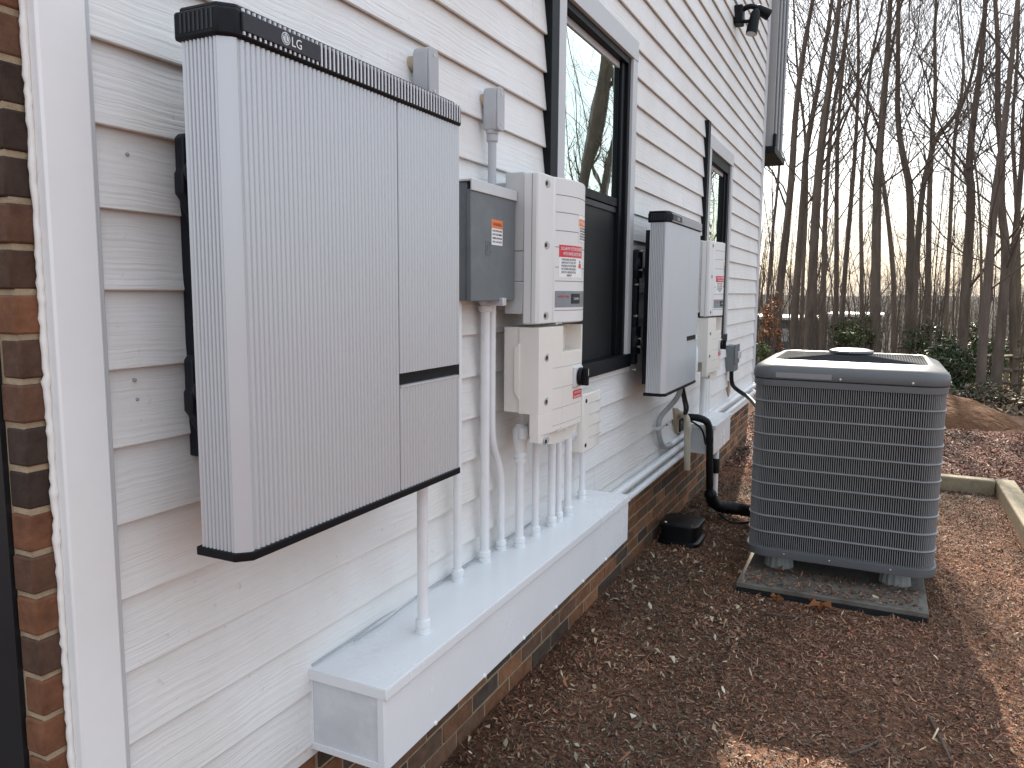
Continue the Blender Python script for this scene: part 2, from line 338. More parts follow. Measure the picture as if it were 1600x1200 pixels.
# ------------------------------------------------------------------ house
house = thing('house', 'white lap sided house wall on a brick foundation with two black windows', 'house', (0, 4, -1.5))
WIN = [(2.84, 3.775, -.345, 1.125), (5.66, 6.52, -.37, 1.02)]          # openings y0,y1,z0,z1
LAP = .1345; Y0, Y1 = .862, 8.30
mb = MB()
def lap(y0, y1, zb, za, zc):                   # plank with lower edge zb; piece from za to zc
    def X(z): return .017-.015*(z-zb)/LAP
    v = []; f = []
    pr = [(X(za), za), (X(zc), zc), (-.004, zc), (-.004, za)]
    if za == zb and zc > zb+.03: pr = [(X(za)-.0012, za), (X(za), za+.0015), (X(zc), zc), (-.004, zc), (-.004, zb+.024), (.0085, zb+.022), (.0088, za)]
    mb.prism(pr, y0, y1, 'y')
for k in range(-8, 24):
    zb = -.003+k*LAP; zt = zb+LAP+.023
    cuts = sorted({zb, zt, *[z for W in WIN for z in W[2:] if zb < z < zt]})
    for za, zc in zip(cuts[:-1], cuts[1:]):
        segs = [(Y0, Y1)]
        for (a, b, c, d) in WIN:
            if c < (za+zc)/2 < d:
                segs = [s for (p, q) in segs for s in ((p, min(q, a)), (max(p, b), q)) if s[1]-s[0] > .01]
        js = random.Random(k*3+1).sample([1.9, 2.6, 3.37, 4.2, 4.95, 5.4, 6.9, 7.5], 2)
        for (p, q) in segs:
            pts = [p]+sorted(j for j in js if p+.1 < j < q-.1)+[q]
            for i in range(len(pts)-1): lap(pts[i]+(.001 if i else 0), pts[i+1]-(.001 if i < len(pts)-2 else 0), zb, za, zc)
build('siding', mb, M['siding'], house, smooth=0)
mb = MB()                                       # sheathing behind the planks, with the openings left out
for (a, b, c, d) in ((.74, 2.84, -1.1, 3.4), (3.775, 5.66, -1.1, 3.4), (6.52, 8.3, -1.1, 3.4), (2.84, 3.775, 1.125, 3.4), (2.84, 3.775, -1.1, -.345), (5.66, 6.52, 1.02, 3.4), (5.66, 6.52, -1.1, -.37)):
    mb.box(-.12, -.005, max(a, .80), b, c, d)
mb.box(-9, -.12, 8.18, 8.3, -1.1, 3.4); mb.box(-9, .0, .9, 8.3, 3.4, 3.5)
build('wall_core', mb, M['dark_recess'], house, smooth=0)
mb = MB(); mb.box(-.004, .009, Y0, 8.3, -1.115, -1.08)
build('starter_strip', mb, M['siding'], house, smooth=0)
# dents and nail heads on the nearest planks
mb = MB()
for (px, py) in ((199, 241), (211, 594), (214, 624)):
    v = (px-800)/FPX*RT-(py-600)/FPX*UP+FW; t_ = (.0085-CX)/v[0]; p = np.array([CX, 0, 0])+v*t_
    mb.lathe((.006, p[1], p[2]), [(.0035, 0), (.003, .004), (.0015, .0055)], 'x', 8)
each('nail_head', mb, M['nail'], house)

# brick: every brick a real block in a mortar bed
def brick_col(q):
    t = q.random()
    base = [(.205, .100, .056), (.165, .090, .056), (.135, .080, .054), (.085, .060, .046), (.235, .110, .058)][min(4, int(t*5))]
    k = q.uniform(.8, 1.2); return tuple(c*k for c in base)
q = random.Random(5)
mb = MB(); mo = MB(); CH = .0685
mo.box(-.11, -.0165, .80, 8.3, -1.75, -1.116)
for c in range(9):
    z1 = -1.122-c*CH; z0 = z1-CH+.009; y = .80-(.11 if c % 2 else 0)
    while y < 8.28:
        L = .203+q.uniform(-.004, .004); a = max(y, .80); b = min(y+L-.011, 8.28)
        if b-a > .03:
            d = q.uniform(-.002, .002); mb.box(-.1, -.013+d, a, b, z0+q.uniform(-.001, .001), z1+q.uniform(-.001, .001), brick_col(q))
        y += L
build('brick_foundation', mb, M['brick'], house, bevel=.003)
build('mortar', mo, M['mortar'], house, smooth=0)
# front brick return beside the corner board
mb = MB(); mo = MB(); q = random.Random(21)
mo.box(-.30, -.0015, .731, .79, -1.7, 1.2)
for c in range(-29, 14):
    zc = .404-.0345+(c)*CH
    d = q.uniform(-.002, .002); yn = .727+q.uniform(-.002, .002)
    cut = .045+q.uniform(-.003, .003)
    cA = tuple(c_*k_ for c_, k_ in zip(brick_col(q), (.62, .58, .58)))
    mb.box(-.044+q.uniform(-.003, .003), .002+d, yn, .772, zc-CH/2+.0045, zc+CH/2-.0045, cA)
build('brick_return', mb, M['brick'], house, bevel=.004)
build('mortar', mo, M['mortar'], house, smooth=0)
mb = MB(); mb.box(-.9, -.048, .722, .733, -1.7, 1.2); build('door_jamb', mb, M['dark_recess'], house)
# corner board, its edge strip, caulk
mb = MB(); mb.box(-.02, .030, .770, .852, -1.62, 1.3); cb = build('corner_board', mb, M['white_paint'], house, bevel=.004)
mb = MB(); mb.box(-.02, .019, .852, .866, -1.12, 1.3); build('edge_strip', mb, M['casing'], cb, bevel=.002)
mb = MB(); q = random.Random(3); zz = np.arange(-1.5, .9, .011)
mb.tube([(.006+q.uniform(-.0012, .0012), .7665+q.uniform(-.0012, .0012), z) for z in zz], [.0055+q.uniform(-.0008, .0008)+(.002 if q.random() < .05 else 0) for z in zz], 8)
build('caulk', mb, M['caulk'], cb, smooth=3)
# far corner board and the overhanging bay behind it
mb = MB(); mb.box(-.07, .022, 8.28, 8.40, -1.12, 3.4); build('corner_board', mb, M['casing'], house, bevel=.004)
mb = MB(); mb.box(-1.6, .085, 8.46, 9.3, 1.5, 3.4); by = build('rear_bay', mb, M['bay'], house, bevel=.004)
mb = MB()
for k in range(3): mb.box(.085, .098, 8.5+k*.26, 8.56+k*.26, 1.52, 3.4)
each('batten', mb, M['box_grey'], by, bevel=.003)
mb = MB(); mb.box(-1.62, .112, 8.44, 9.32, 1.43, 1.5); mb.box(.09, .118, 8.43, 8.50, 1.50, 1.62); build('bay_skirt', mb, M['win_black'], by, bevel=.004)

def window(W, label):
    a, b, c, d = W
    cw = .075
    mb = MB()
    mb.box(.0, .034, a-cw+.03, a+.03, c-.02, d); mb.box(.0, .034, b-.025, b+cw-.03, c-.02, d)
    mb.box(.0, .037, a-cw+.03, b+cw-.03, d-.001, d+.092)
    wn = build('window', mb, M['casing'], house, bevel=.002); wn['label'] = label
    mb = MB(); mb.box(.0, .036, a-cw-.045, a-cw+.028, c-.03, d+.17); build('side_strip', mb, M['win_black'], wn, bevel=.002)
    mb = MB(); t = .034 if a < 4 else .075
    mb.box(-.11, .02, a+.03, a+.03+t, c, d); mb.box(-.11, .02, b-.025-t, b-.025, c, d)
    mb.box(-.11, .02, a+.03+t, b-.025-t, d-t, d); mb.box(-.11, .045, a-.02, b+.02, c-.03, c+.035)
    mb.box(-.11, .004, b-.025-t-.05, b-.025-t, c+.035, d-t); mb.box(-.11, .004, a+.03+t, a+.03+t+.02, c+.035, d-t)
    build('frame', mb, M['win_black'], wn, bevel=.003)
    ya, yb = a+.03+t+.02, b-.025-t-.05; zm = (c+d)/2+.045
    mb = MB(); mb.box(-.08, -.010, ya, yb, d-t-.03, d-t); build('head_rail', mb, M['win_grey'], wn, bevel=.002)
    mb = MB(); mb.box(-.08, -.006, ya, yb, zm-.022, zm+.018); mb.box(-.08, -.010, yb-.016, yb, zm+.018, d-t-.03); mb.box(-.08, -.010, ya, ya+.014, zm+.018, d-t-.03)
    build('sash', mb, M['win_black'], wn, bevel=.002)
    mb = MB(); mb.box(-.022, -.017, ya+.014, yb-.016, zm+.018, d-t-.03); build('pane', mb, M['glass'], wn, smooth=0)
    mb = MB(); mb.box(-.024, -.021, ya, yb, c+.035, zm-.022); build('insect_screen', mb, M['screen'], wn, smooth=0)
    mb = MB(); mb.box(-.020, -.012, ya, yb, zm-.05, zm-.026); build('screen_bar', mb, M['plate_grey'], wn)
window(WIN[0], 'larger black sash window nearer the camera')
window(WIN[1], 'black sash window farther along the wall')

# ------------------------------------------------------------------ wall batteries
def flutes(p0, p1, n, depth, nrm):               # corrugated run from p0 to p1 in plan
    P = []; p0 = np.array(p0); p1 = np.array(p1); nrm = np.array(nrm)
    for i in range(n):
        for f, h in ((.0, -1), (.16, -1), (.27, -.40), (.42, -.08), (.58, 0), (.74, -.08), (.89, -.40)):
            t = (i+f)/n; P.append(tuple(p0+(p1-p0)*t+nrm*h*depth))
    return P
def battery(label, dy, dz, w_, logo=True):
    yn, yf, xf, xb, zt, zb = .938+dy, .938+dy+w_, .234, .138, .396+dz, -.458+dz
    g = thing('wall_battery', label, 'battery', (0, (yn+yf)/2, zb), 'ribbed wall batteries')
    ys_ = yn+w_*.625
    def shell(y0, y1, z0, z1, name, near=True, far=True):
        pr = []
        if near: pr += [(xb, yn)]+flutes((xb+.004, yn), (.211, yn), 8, .0042, (0, -1))+[(.213, yn), (.231, yn+.016)]
        else: pr += [(xb, y0)]
        s0 = yn+.030 if near else y0
        n_ = max(3, int(round(((yf-.034 if far else y1)-s0)/.0118)))
        if near: pr += [(xf, yn+.022)]
        pr += flutes((xf, s0), (xf, (yf-.034) if far else y1), n_, .0036, (1, 0))
        pr += [(xf, yf-.026), (.205, yf), (xb, yf)] if far else [(xf-.003, y1), (xb, y1)]
        mb = MB(); mb.prism(pr, z0, z1); return build(name, mb, M['alu'], g, smooth=.75)
    zs0, zs1 = zb+.248, zb+.276
    shell(yn, ys_-.004, zb+.012, zt, 'cover_panel', True, False)
    shell(ys_+.001, yf, zs1, zt, 'upper_door', False, True)
    shell(ys_+.001, yf, zb+.012, zs0-.003, 'lower_door', False, True)
    mb = MB(); mb.box(xb, xf-.007, ys_-.004, ys_+.001, zb+.012, zt); build('seam', mb, M['plate_grey'], g)
    mb = MB(); mb.box(xb, xf-.012, ys_+.002, yf-.004, zs0-.01, zs1+.004); sl_ = build('slot', mb, M['black_plastic'], g)
    mb = MB(); mb.box(xf-.02, xf+.001, ys_+.001, yf-.022, zs0-.003, zs0+.0005); build('slot_lip', mb, M['bar_grey'], sl_)
    def cap(e, ch=.03):
        return [(xb-.012, yn-e), (.212+e, yn-e), (xf+e, yn+ch*.8-e), (xf+e, yf-ch+e), (.205+e, yf+e), (xb-.012, yf+e)]
    mb = MB(); mb.prism(cap(.0055), zt, zt+.045); mb.prism(cap(-.006), zt+.045, zt+.056)
    tc = build('top_cap', mb, M['black_plastic'], g, bevel=.006, seg=3)
    mb = MB(); n_ = int((w_-.05)/.0118); y0 = yn+.03
    for i in range(n_):
        y = y0+i*.0118
        mb.box(xf+.004, xf+.0078, y, y+.0042, zt+.006, zt+.046)
    build('vent_bars', mb, M['bar_grey'], tc)
    mb = MB()
    for i in range(8): mb.box(xb+.004+i*.0095, xb+.008+i*.0095, yn-.0066, yn-.004, zt+.010, zt+.040)
    build('side_vents', mb, M['plate_grey'], tc)
    mb = MB(); mb.box(xf+.004, xf+.0095, y0-.002, y0+.186, zt+.0115, zt+.0405); pl = build('name_plate', mb, M['plate_grey'], tc, bevel=.001)
    yl = y0+.095
    mb = MB(); mb.lathe((xf+.0095, yl, zt+.0265), [(.0105, 0), (.0105, .0006)], 'x', 28); build('emblem', mb, M['bar_grey'], pl)
    mb = MB(); xx = xf+.0102; a_ = np.linspace(R_(100), R_(440), 22)
    mb.tube([(xx, yl+.0082*math.cos(t), zt+.0265+.0082*math.sin(t)) for t in a_], .0006, 5)
    mb.box(xx, xx+.0004, yl-.0006, yl+.0006, zt+.0225, zt+.0315); mb.box(xx, xx+.0004, yl, yl+.004, zt+.0221, zt+.0232); mb.lathe((xx, yl-.0035, zt+.031), [(.0011, 0), (.0011, .0004)], 'x', 8)
    build('emblem_marks', mb, M['plate_grey'], pl)
    text('lettering', 'LG', .0225, (xf+.0098, yl+.0135, zt+.0185), M['label_white'], pl)
    mb = MB(); mb.prism(cap(.003, .028), zb-.004, zb+.012); build('bottom_cap', mb, M['black_plastic'], g, bevel=.002)
    mb = MB(); mb.box(.06, xb+.004, yn+.20, yf-.06, zb+.03, zt-.02); build('back_plate', mb, M['navy_metal'], g)
    # mounting bracket seen beside the near edge
    mb = MB(); yb = yn+.062
    mb.box(.012, .052, yb+.03, yb+.075, -.315+dz, .27+dz)
    for (z1, z0) in ((.272, .128), (-.12, -.262)):
        mb.prism([(yb, z1+dz-.008), (yb+.008, z1+dz), (yb+.09, z1+dz), (yb+.09, z0+dz), (yb+.02, z0+dz), (yb+.004, z0+dz+.03), (yb-.004, z0+dz+.04), (yb-.004, z0+dz+.075), (yb, z0+dz+.08)], .04, .062, 'x')
    br = build('bracket', mb, M['navy_metal'], g, bevel=.004)
    mb = MB()
    for z in (.205, -.185): mb.lathe((.062, yb+.021, z+dz), [(.0225, 0), (.0225, .003), (.015, .0055), (.006, .006)], 'x', 22)
    each('washer', mb, M['plate_grey'], br)
    mb = MB()
    for z, x in ((.262, .07), (.168, .07), (.095, .05), (-.065, .05), (-.18, .075), (-.222, .07), (-.34, .05)):
        mb.lathe((x-.01, yb+.030, z+dz), [(.0045, 0), (.0045, .012), (.0075, .012), (.0075, .019), (.004, .022)], 'x', 10)
    each('bolt', mb, M['steel'], br)
    return g
battery('large ribbed silver wall battery with black top cap, nearest the camera', 0, 0, .764)
battery('smaller looking ribbed silver wall battery hung between the two windows', 2.812, -.055, .735)

# ------------------------------------------------------------------ inverters
def face_x(y, y0, y1, xb, bul): t = (y-y0)/(y1-y0); return xb+bul*math.sin(math.pi*min(max(t, 0), 1)*.5+0) if False else xb+bul*(1-(2*t-1)**2)
def screws(mb_r, mb_s, pts, x):
    for (y, z) in pts:
        mb_r.prism([(y+.024*math.cos(t)*(.8 if math.cos(t) < 0 else 1.05), z+.0135*math.sin(t)) for t in np.linspace(0, 2*math.pi, 18, endpoint=False)], x-.003, x+.0009, 'x')  # raised oval whose darker grey stands for shade in a recess
        mb_s.lathe((x+.0009, y-.009, z), [(.007, 0), (.007, .0025), (.004, .003), (.0025, .001)], 'x', 10)
def inverter(label, dy, dz):
    Yn, Yf = 2.268+dy, 2.66+dy; zt, zb = .374+dz, -.104+dz; xb, xc = .135, .192
    g = thing('inverter', label, 'inverter', (0, (Yn+Yf)/2, -.52+dz), 'solar inverters')
    # heat sink between cover and wall
    mb = MB(); mb.box(.068, xb-.0005, Yn+.004, Yf-.02, .13+dz, zt+.004); mb.box(.068, xb-.0005, Yn+.006, Yf-.02, .032+dz, .129+dz); mb.box(.068, xb-.0005, Yn+.004, Yf-.02, -.073+dz, .031+dz)
    mb.box(.0, .066, Yn+.05, Yf-.05, -.06+dz, zt-.02)
    hs = build('heat_sink', mb, M['heat_sink'], g, bevel=.003)
    mb = MB(); 
    for z in (.236, .224): mb.box(.085, .096, Yn+.0025, Yn+.005, z+dz, z+.009+dz)
    build('logo_marks', mb, M['ink'], hs)
    Ys = Yn+.118                                   # flat screw strip then bowed front
    def fx(y): t = (y-Ys)/(Yf-Ys); return xc+.003+.032*(1-(2*t*.98-1)**2) if y > Ys else xc
    pr = [(xb, Yn), (xc-.012, Yn), (xc-.003, Yn+.006), (xc, Yn+.018), (xc, Ys-.003)]+[(fx(y), y) for y in np.linspace(Ys+.0005, Yf-.014, 14)]+[(fx(Yf)-.016, Yf), (xb, Yf)]
    mb = MB(); mb.prism(pr, zb, zt)
    cv = build('cover', mb, M['inv_grey'], g, bevel=.004, smooth=.5)
    mb = MB()
    for k, z in enumerate((.318, .262, .202, .148, .082, .036, -.062)):
        pts = [(fx(y)+.0006, y) for y in np.linspace(Ys+.004, Yf-.016, 14)]
        mb.prism(pts+[(x-.004, y) for x, y in pts[::-1]], z+dz-.0012, z+dz+.0012)
    mb.box(.15, xc+.0004, Ys-.0015, Ys+.0010, zb+.02, zt-.02)
    mb.box(.164, .1662, Yn-.0005, Yn+.002, zb+.004, zt-.004)
    build('panel_lines', mb, M['groove'], cv)
    r_, s_ = MB(), MB(); screws(r_, s_, [(Yn+.058, z+dz) for z in (.345, .150, -.078)], xc)
    each('screw_recess', r_, M['recess'], cv, bevel=.0008); each('screw', s_, M['plate_grey'], cv)
    # labels follow the bowed front
    def patch(y0, y1, z0, z1, name, m_, par, off=.0012):
        ya = np.linspace(y0, y1, 6); mb = MB(); pts = [(fx(y)+off, y) for y in ya]; mb.prism(pts+[(x-.001, y) for x, y in pts[::-1]], z0+dz, z1+dz); return build(name, mb, m_, par, smooth=0)
    def bowtext(name, body, size, yc, z, width, m_, par, off=.0022):
        o = text(name, body, size, (0, yc-width/2, z+dz), m_, par, width=width, ext=.0001)
        me = o.data; org = ORG[o.name]
        for v in me.vertices: v.co.x += fx(v.co.y+org[1])+off-0*org[0]
        return o
    a0 = Yn
    lb = patch(a0+.255, a0+.345, .172, .262, 'warning_label', M['label_white'], cv)
    patch(a0+.257, a0+.343, .225, .250, 'warning_band', M['orange'], lb, .0017)
    bowtext('lettering', 'WARNING', .018, a0+.3, .231, .070, M['label_white'], lb)
    for i, s in enumerate(('ELECTRIC SHOCK HAZARD', 'TERMINALS ON LINE AND', 'LOAD SIDES MAY BE', 'ENERGIZED IN THE', 'OPEN POSITION')): bowtext('lettering', s, .009, a0+.3, .2155-i*.0092, .076, M['ink'], lb)
    rl = patch(a0+.138, a0+.292, .116, .156, 'shutdown_label', M['red'], cv)
    bowtext('lettering', 'SOLAR PV SYSTEM EQUIPPED', .0155, a0+.215, .139, .142, M['label_white'], rl)
    bowtext('lettering', 'WITH RAPID SHUTDOWN', .0155, a0+.215, .122, .120, M['label_white'], rl)
    lw = patch(a0+.138, a0+.292, .048, .1155, 'instruction_label', M['label_white'], cv)
    for i, s in enumerate(('TURN RAPID SHUTDOWN', 'SWITCH TO THE "OFF"', 'POSITION TO SHUT DOWN', 'PV SYSTEM AND REDUCE', 'SHOCK HAZARD IN THE', 'ARRAY')): bowtext('lettering', s, .0105, a0+.19, .1045-i*.0105, .085 if i < 5 else .03, M['ink'], lw)
    mk = patch(a0+.258, a0+.282, .082, .096, 'roof_mark', M['red'], lw, .0017); patch(a0+.266, a0+.274, .098, .108, 'mark', M['ink'], lw, .0017)
    dp = patch(a0+.122, a0+.352, -.052, .003, 'display_panel', M['lcd_panel'], cv)
    patch(a0+.205, a0+.275, -.040, -.006, 'display', M['lcd'], dp, .0018)
    bowtext('lettering', 'solaredge', .012, a0+.163, -.018, .06, M['red'], dp); bowtext('lettering', '2.4 kWh', .012, a0+.24, -.027, .04, M['label_white'], dp, .0026)
    # lower cream switch unit, with a notch in its top
    zt2, zb2 = -.116+dz, -.508+dz
    Yl, Yr = 2.280+dy, 2.625+dy; xb2 = .118; xf2 = .190
    def fy(y): t = (y-Yl)/(Yr-Yl); return xf2+.022*math.sin(math.pi*min(max(t, 0), 1)*.62)
    nA, nB, nz = Yl+.165, Yl+.335, -.205+dz
    def slab(y0, y1, z0, z1, mbx, n_=8, xb_=xb2):
        ya = np.linspace(y0, y1, n_); mbx.prism([(xb_, y0)]+[(fy(y), y) for y in ya]+[(xb_, y1)], z0, z1)
    mb = MB(); slab(Yl, nA, -.402+dz, zt2, mb, 6); slab(Yl, nA, zb2+.035, -.402+dz, mb, 6, .158); slab(nA, nB, zb2+.035, nz, mb, 6); slab(nB, Yr, zb2+.035, zt2, mb, 4)
    mb.box(xb2, .150, nA, nB, nz, zt2-.004)
    # bowed bottom edge
    ya = np.linspace(Yl, Yr, 14)
    mb.prism([(Yl, zb2+.035)]+[(y, zb2+.012-.030*math.sin(math.pi*(y-Yl)/(Yr-Yl)*.8)) for y in ya]+[(Yr, zb2+.035)], .160, xf2+.002, 'x')
    sw = build('switch_unit', mb, M['cream'], g, bevel=.0012, smooth=.5)
    mb = MB(); mb.box(.06, xb2-.0005, Yl+.006, Yr-.02, -.40+dz, zt2); mb.box(.0, .059, Yl+.12, Yr-.03, -.38+dz, zt2-.02); mb.box(.066, .1575, Yl+.148, nA-.0005, zb2+.03, -.4025+dz); mb.box(.066, xb2-.0005, nA, Yr-.02, zb2+.03, -.401+dz)
    build('back_housing', mb, M['cream'], g, bevel=.003)
    mb = MB(); mb.prism([(.102, -.185+dz), (.122, -.168+dz), (.122, -.355+dz), (.102, -.33+dz)], Yl-.006, Yl+.01, 'y'); build('side_latch', mb, M['cream'], g, bevel=.002)
    mb = MB()
    for z in (-.255, -.325, -.395, -.452):
        pts = [(fy(y)+.0005, y) for y in np.linspace(Yl+.095, Yr-.01, 9)]; mb.prism(pts+[(x-.004, y) for x, y in pts[::-1]], z+dz-.001, z+dz+.001)
    build('panel_lines', mb, M['recess'], sw)
    r_, s_ = MB(), MB(); screws(r_, s_, [(Yl+.055, z+dz) for z in (-.216, -.362)], fy(Yl+.055)); screws(r_, s_, [(Yl+.055, zb2+.012)], fy(Yl+.055))
    each('screw_recess', r_, M['recess'], sw, bevel=.0008); each('screw', s_, M['plate_grey'], sw)
    yk = Yl+.292; zk = -.300+dz; xk = fy(yk)
    mb = MB(); mb.box(xk-.004, xk+.010, yk-.042, yk+.036, zk-.036, zk+.036); kb = build('switch_base', mb, M['box_lip'], sw, bevel=.003)
    mb = MB(); mb.lathe((xk+.010, yk, zk), [(.032, 0), (.032, .010), (.028, .014)], 'x', 26); mb.box(xk+.020, xk+.044, yk-.008, yk+.008, zk-.031, zk+.031); build('rotary_knob', mb, M['black_plastic'], sw, bevel=.002)
    mb = MB(); mb.box(xk+.044, xk+.0447, yk-.0012, yk+.0012, zk+.004, zk+.028); build('pointer', mb, M['label_white'], kb)
    yr = Yl+.305; xr = fy(yr)
    mb = MB(); mb.box(xr-.003, xr+.0012, yr-.048, yr+.036, -.378+dz, -.349+dz); rl = build('disconnect_label', mb, M['red'], sw)
    text('lettering', 'PV SYSTEM', .0125, (xr+.0013, yr-.036, -.362+dz), M['label_white'], rl, width=.06); text('lettering', 'DISCONNECT', .0115, (xr+.0013, yr-.042, -.3755+dz), M['label_white'], rl, width=.072)
    ye = Yl+.18; o = text('embossed_lettering', 'solaredge', .026, (fy(ye)-.0004, ye-.06, -.476+dz), M['cream'], sw, width=.115, ext=.0012)
    return g
inverter('pale grey inverter over a cream switch unit beside the nearer window', 0, 0)
inverter('pale inverter with cream switch unit half hidden behind the farther battery', 2.72, -.045)

# small cream box at the right of the nearer inverter
g = thing('junction_box', 'small cream ribbed box just above the end of the long white trough', 'junction box', (0, 3.09, -.68))
mb = MB(); mb.prism([(.0, 2.995), (.066, 2.995), (.082, 3.0), (.086, 3.02), (.088, 3.1), (.082, 3.215), (.07, 3.228), (0, 3.228)], -.675, -.425); bx = build('lid', mb, M['cream'], g, bevel=.005)
mb = MB()
for z in (-.47, -.52, -.57, -.62): mb.box(.083, .0885, 3.06, 3.215, z, z+.0022)
build('panel_lines', mb, M['recess'], bx)
mb = MB()
for z in (-.455, -.645): mb.lathe((.085, 3.025, z), [(.009, 0), (.009, .003), (.005, .0035)], 'x', 12)
each('screw', mb, M['plate_grey'], bx)
g = thing('back_box', 'pale grey box on the siding behind the conduits under the nearer inverter', 'junction box', (0, 2.88, -.62))
mb = MB(); mb.box(.0, .055, 2.79, 2.985, -.615, -.43); bb = build('body', mb, M['gutter_grey'], g, bevel=.003)
mb = MB(); mb.box(.055, .062, 2.785, 2.990, -.60, -.425); build('cover', mb, M['gutter_grey'], g, bevel=.002)

# grey disconnect box
g = thing('disconnect_box', 'dark grey steel disconnect box between the large battery and the inverter', 'electrical box', (0, 2.1, -.03))
mb = MB(); mb.box(.0, .092, 1.972, 2.262, -.028, .312); build('body', mb, M['box_grey'], g, bevel=.003)
mb = MB(); mb.box(.092, .108, 1.968, 2.264, -.030, .290); dr = build('cover', mb, M['box_grey'], g, bevel=.003)
mb = MB(); mb.box(.0, .112, 1.964, 2.268, .312, .318); mb.box(.108, .113, 1.964, 2.268, .286, .318); build('rain_lip', mb, M['box_lip'], g, bevel=.0015)
mb = MB(); mb.box(.108, .1086, 2.098, 2.172, .140, .216); lb = build('warning_label', mb, M['label_white'], dr)
mb = MB(); mb.box(.1086, .1090, 2.098, 2.172, .190, .216); build('warning_band', mb, M['orange'], lb)
text('lettering', 'WARNING', .015, (.1091, 2.106, .197), M['ink'], lb, width=.058)
for i, s in enumerate(('ELECTRIC SHOCK HAZARD', 'DO NOT TOUCH TERMINALS', 'TERMINALS ON BOTH LINE', 'AND LOAD SIDES')): text('lettering', s, .008, (.1088, 2.103, .180-i*.011), M['ink'], lb, width=.064)
mb = MB()
for (a, b, c, d) in ((2.060, 2.092, .146, .150), (2.060, 2.092, .108, .112), (2.060, 2.064, .112, .146), (2.088, 2.092, .112, .146), (2.070, 2.082, .120, .123), (2.070, 2.073, .123, .138), (2.070, 2.082, .138, .141)): mb.box(.108, .1095, a, b, c, d)
build('square_emblem', mb, M['box_grey'], dr, bevel=.0008)
mb = MB(); mb.box(.07, .12, 2.155, 2.18, -.045, -.02); mb.lathe((.10, 2.17, -.04), [(.008, 0), (.008, .02)], 'z', 8); build('latch', mb, M['bar_grey'], g, bevel=.002)

# ------------------------------------------------------------------ painted conduits
def collar(mb, x, y, z, r, up=1):
    mb.lathe((x, y, z), [(r+.006, 0), (r+.0065, up*.012), (r+.003, up*.0135), (r+.003, up*.017), (r+.0062, up*.019), (r+.0058, up*.034), (r+.001, up*.038)], 'z', 16)
LID = -.8885
def conduit(label, pts, r=.0132, base=True, top=False, mt='conduit_white', name='conduit', cat='conduit', group='white conduits standing on the long trough'):
    g = thing(name, label, cat, pts[0], group)
    P = [np.array(p, float) for p in pts]
    if len(P) > 2:
        for _ in range(3):                          # corner cutting for smooth bends
            Q = [P[0]]
            for a, b in zip(P[:-1], P[1:]): Q += [a*.75+b*.25, a*.25+b*.75]
            P = Q+[P[-1]]
    mb = MB(); mb.tube(P, r, 14); build('pipe', mb, M[mt], g, smooth=1)
    if base: mb = MB(); collar(mb, *pts[0], r); build('collar', mb, M[mt], g, smooth=.6)
    if top: mb = MB(); collar(mb, *pts[-1], r, -1); build('collar', mb, M[mt], g, smooth=.6)
    return g
conduit('foremost white conduit, rising into the underside of the large battery', [(.147, 1.638, LID), (.147, 1.638, -.463)], .0142)
conduit('white conduit running up behind the far lower corner of the large battery', [(.049, 1.994, LID), (.049, 1.994, -.029)], .0135)
conduit('straight tall white conduit up to the dark grey disconnect box', [(.044, 2.183, LID), (.044, 2.183, -.028)], .0155, top=True)
conduit('bent white conduit with an offset curve below the grey disconnect box', [(.042, 2.311, LID), (.042, 2.311, -.70), (.044, 2.30, -.60), (.044, 2.235, -.50), (.046, 2.226, -.40), (.048, 2.222, -.20), (.05, 2.22, -.028)], .0125)
g = conduit('white conduit topped by a fat elbow fitting on the cream switch unit', [(.086, 2.366, LID), (.086, 2.366, -.57)], .0148)
mb = MB(); collar(mb, .086, 2.366, -.585, .0155)
mb.tube([(.086, 2.366, -.552), (.086, 2.364, -.53), (.088, 2.362, -.500), (.090, 2.362, -.472), (.092, 2.366, -.455)], [.0195, .022, .026, .027, .021], 16)
mb.tube([(.090, 2.362, -.487), (.098, 2.385, -.478), (.104, 2.41, -.476), (.106, 2.43, -.476)], [.020, .021, .020, .020], 16)
mb.lathe((.104, 2.405, -.476), [(.022, -.005), (.025, -.003), (.025, .006), (.022, .008)], 'y', 18)
mb.tube([(.104, 2.348, -.462), (.108, 2.344, -.500)], [.019, .019], 12)
build('elbow_fitting', mb, M['conduit_white'], g, smooth=.9)
conduit('white conduit under the near lower corner of the cream switch unit', [(.085, 2.506, LID), (.085, 2.506, -.47)], .0132, top=True)
conduit('thicker left pipe of a close pair under the cream switch unit', [(.092, 2.641, LID), (.092, 2.641, -.44)], .015)
conduit('thin right pipe of a close pair under the cream switch unit', [(.094, 2.712, LID), (.094, 2.70, -.44)], .0115)
conduit('white conduit in front of the pale grey box beneath the cream switch unit', [(.096, 2.805, LID), (.096, 2.795, -.45)], .015)
conduit('short white conduit into the bottom of the small cream ribbed box', [(.058, 3.068, LID), (.058, 3.068, -.672)], .0132)

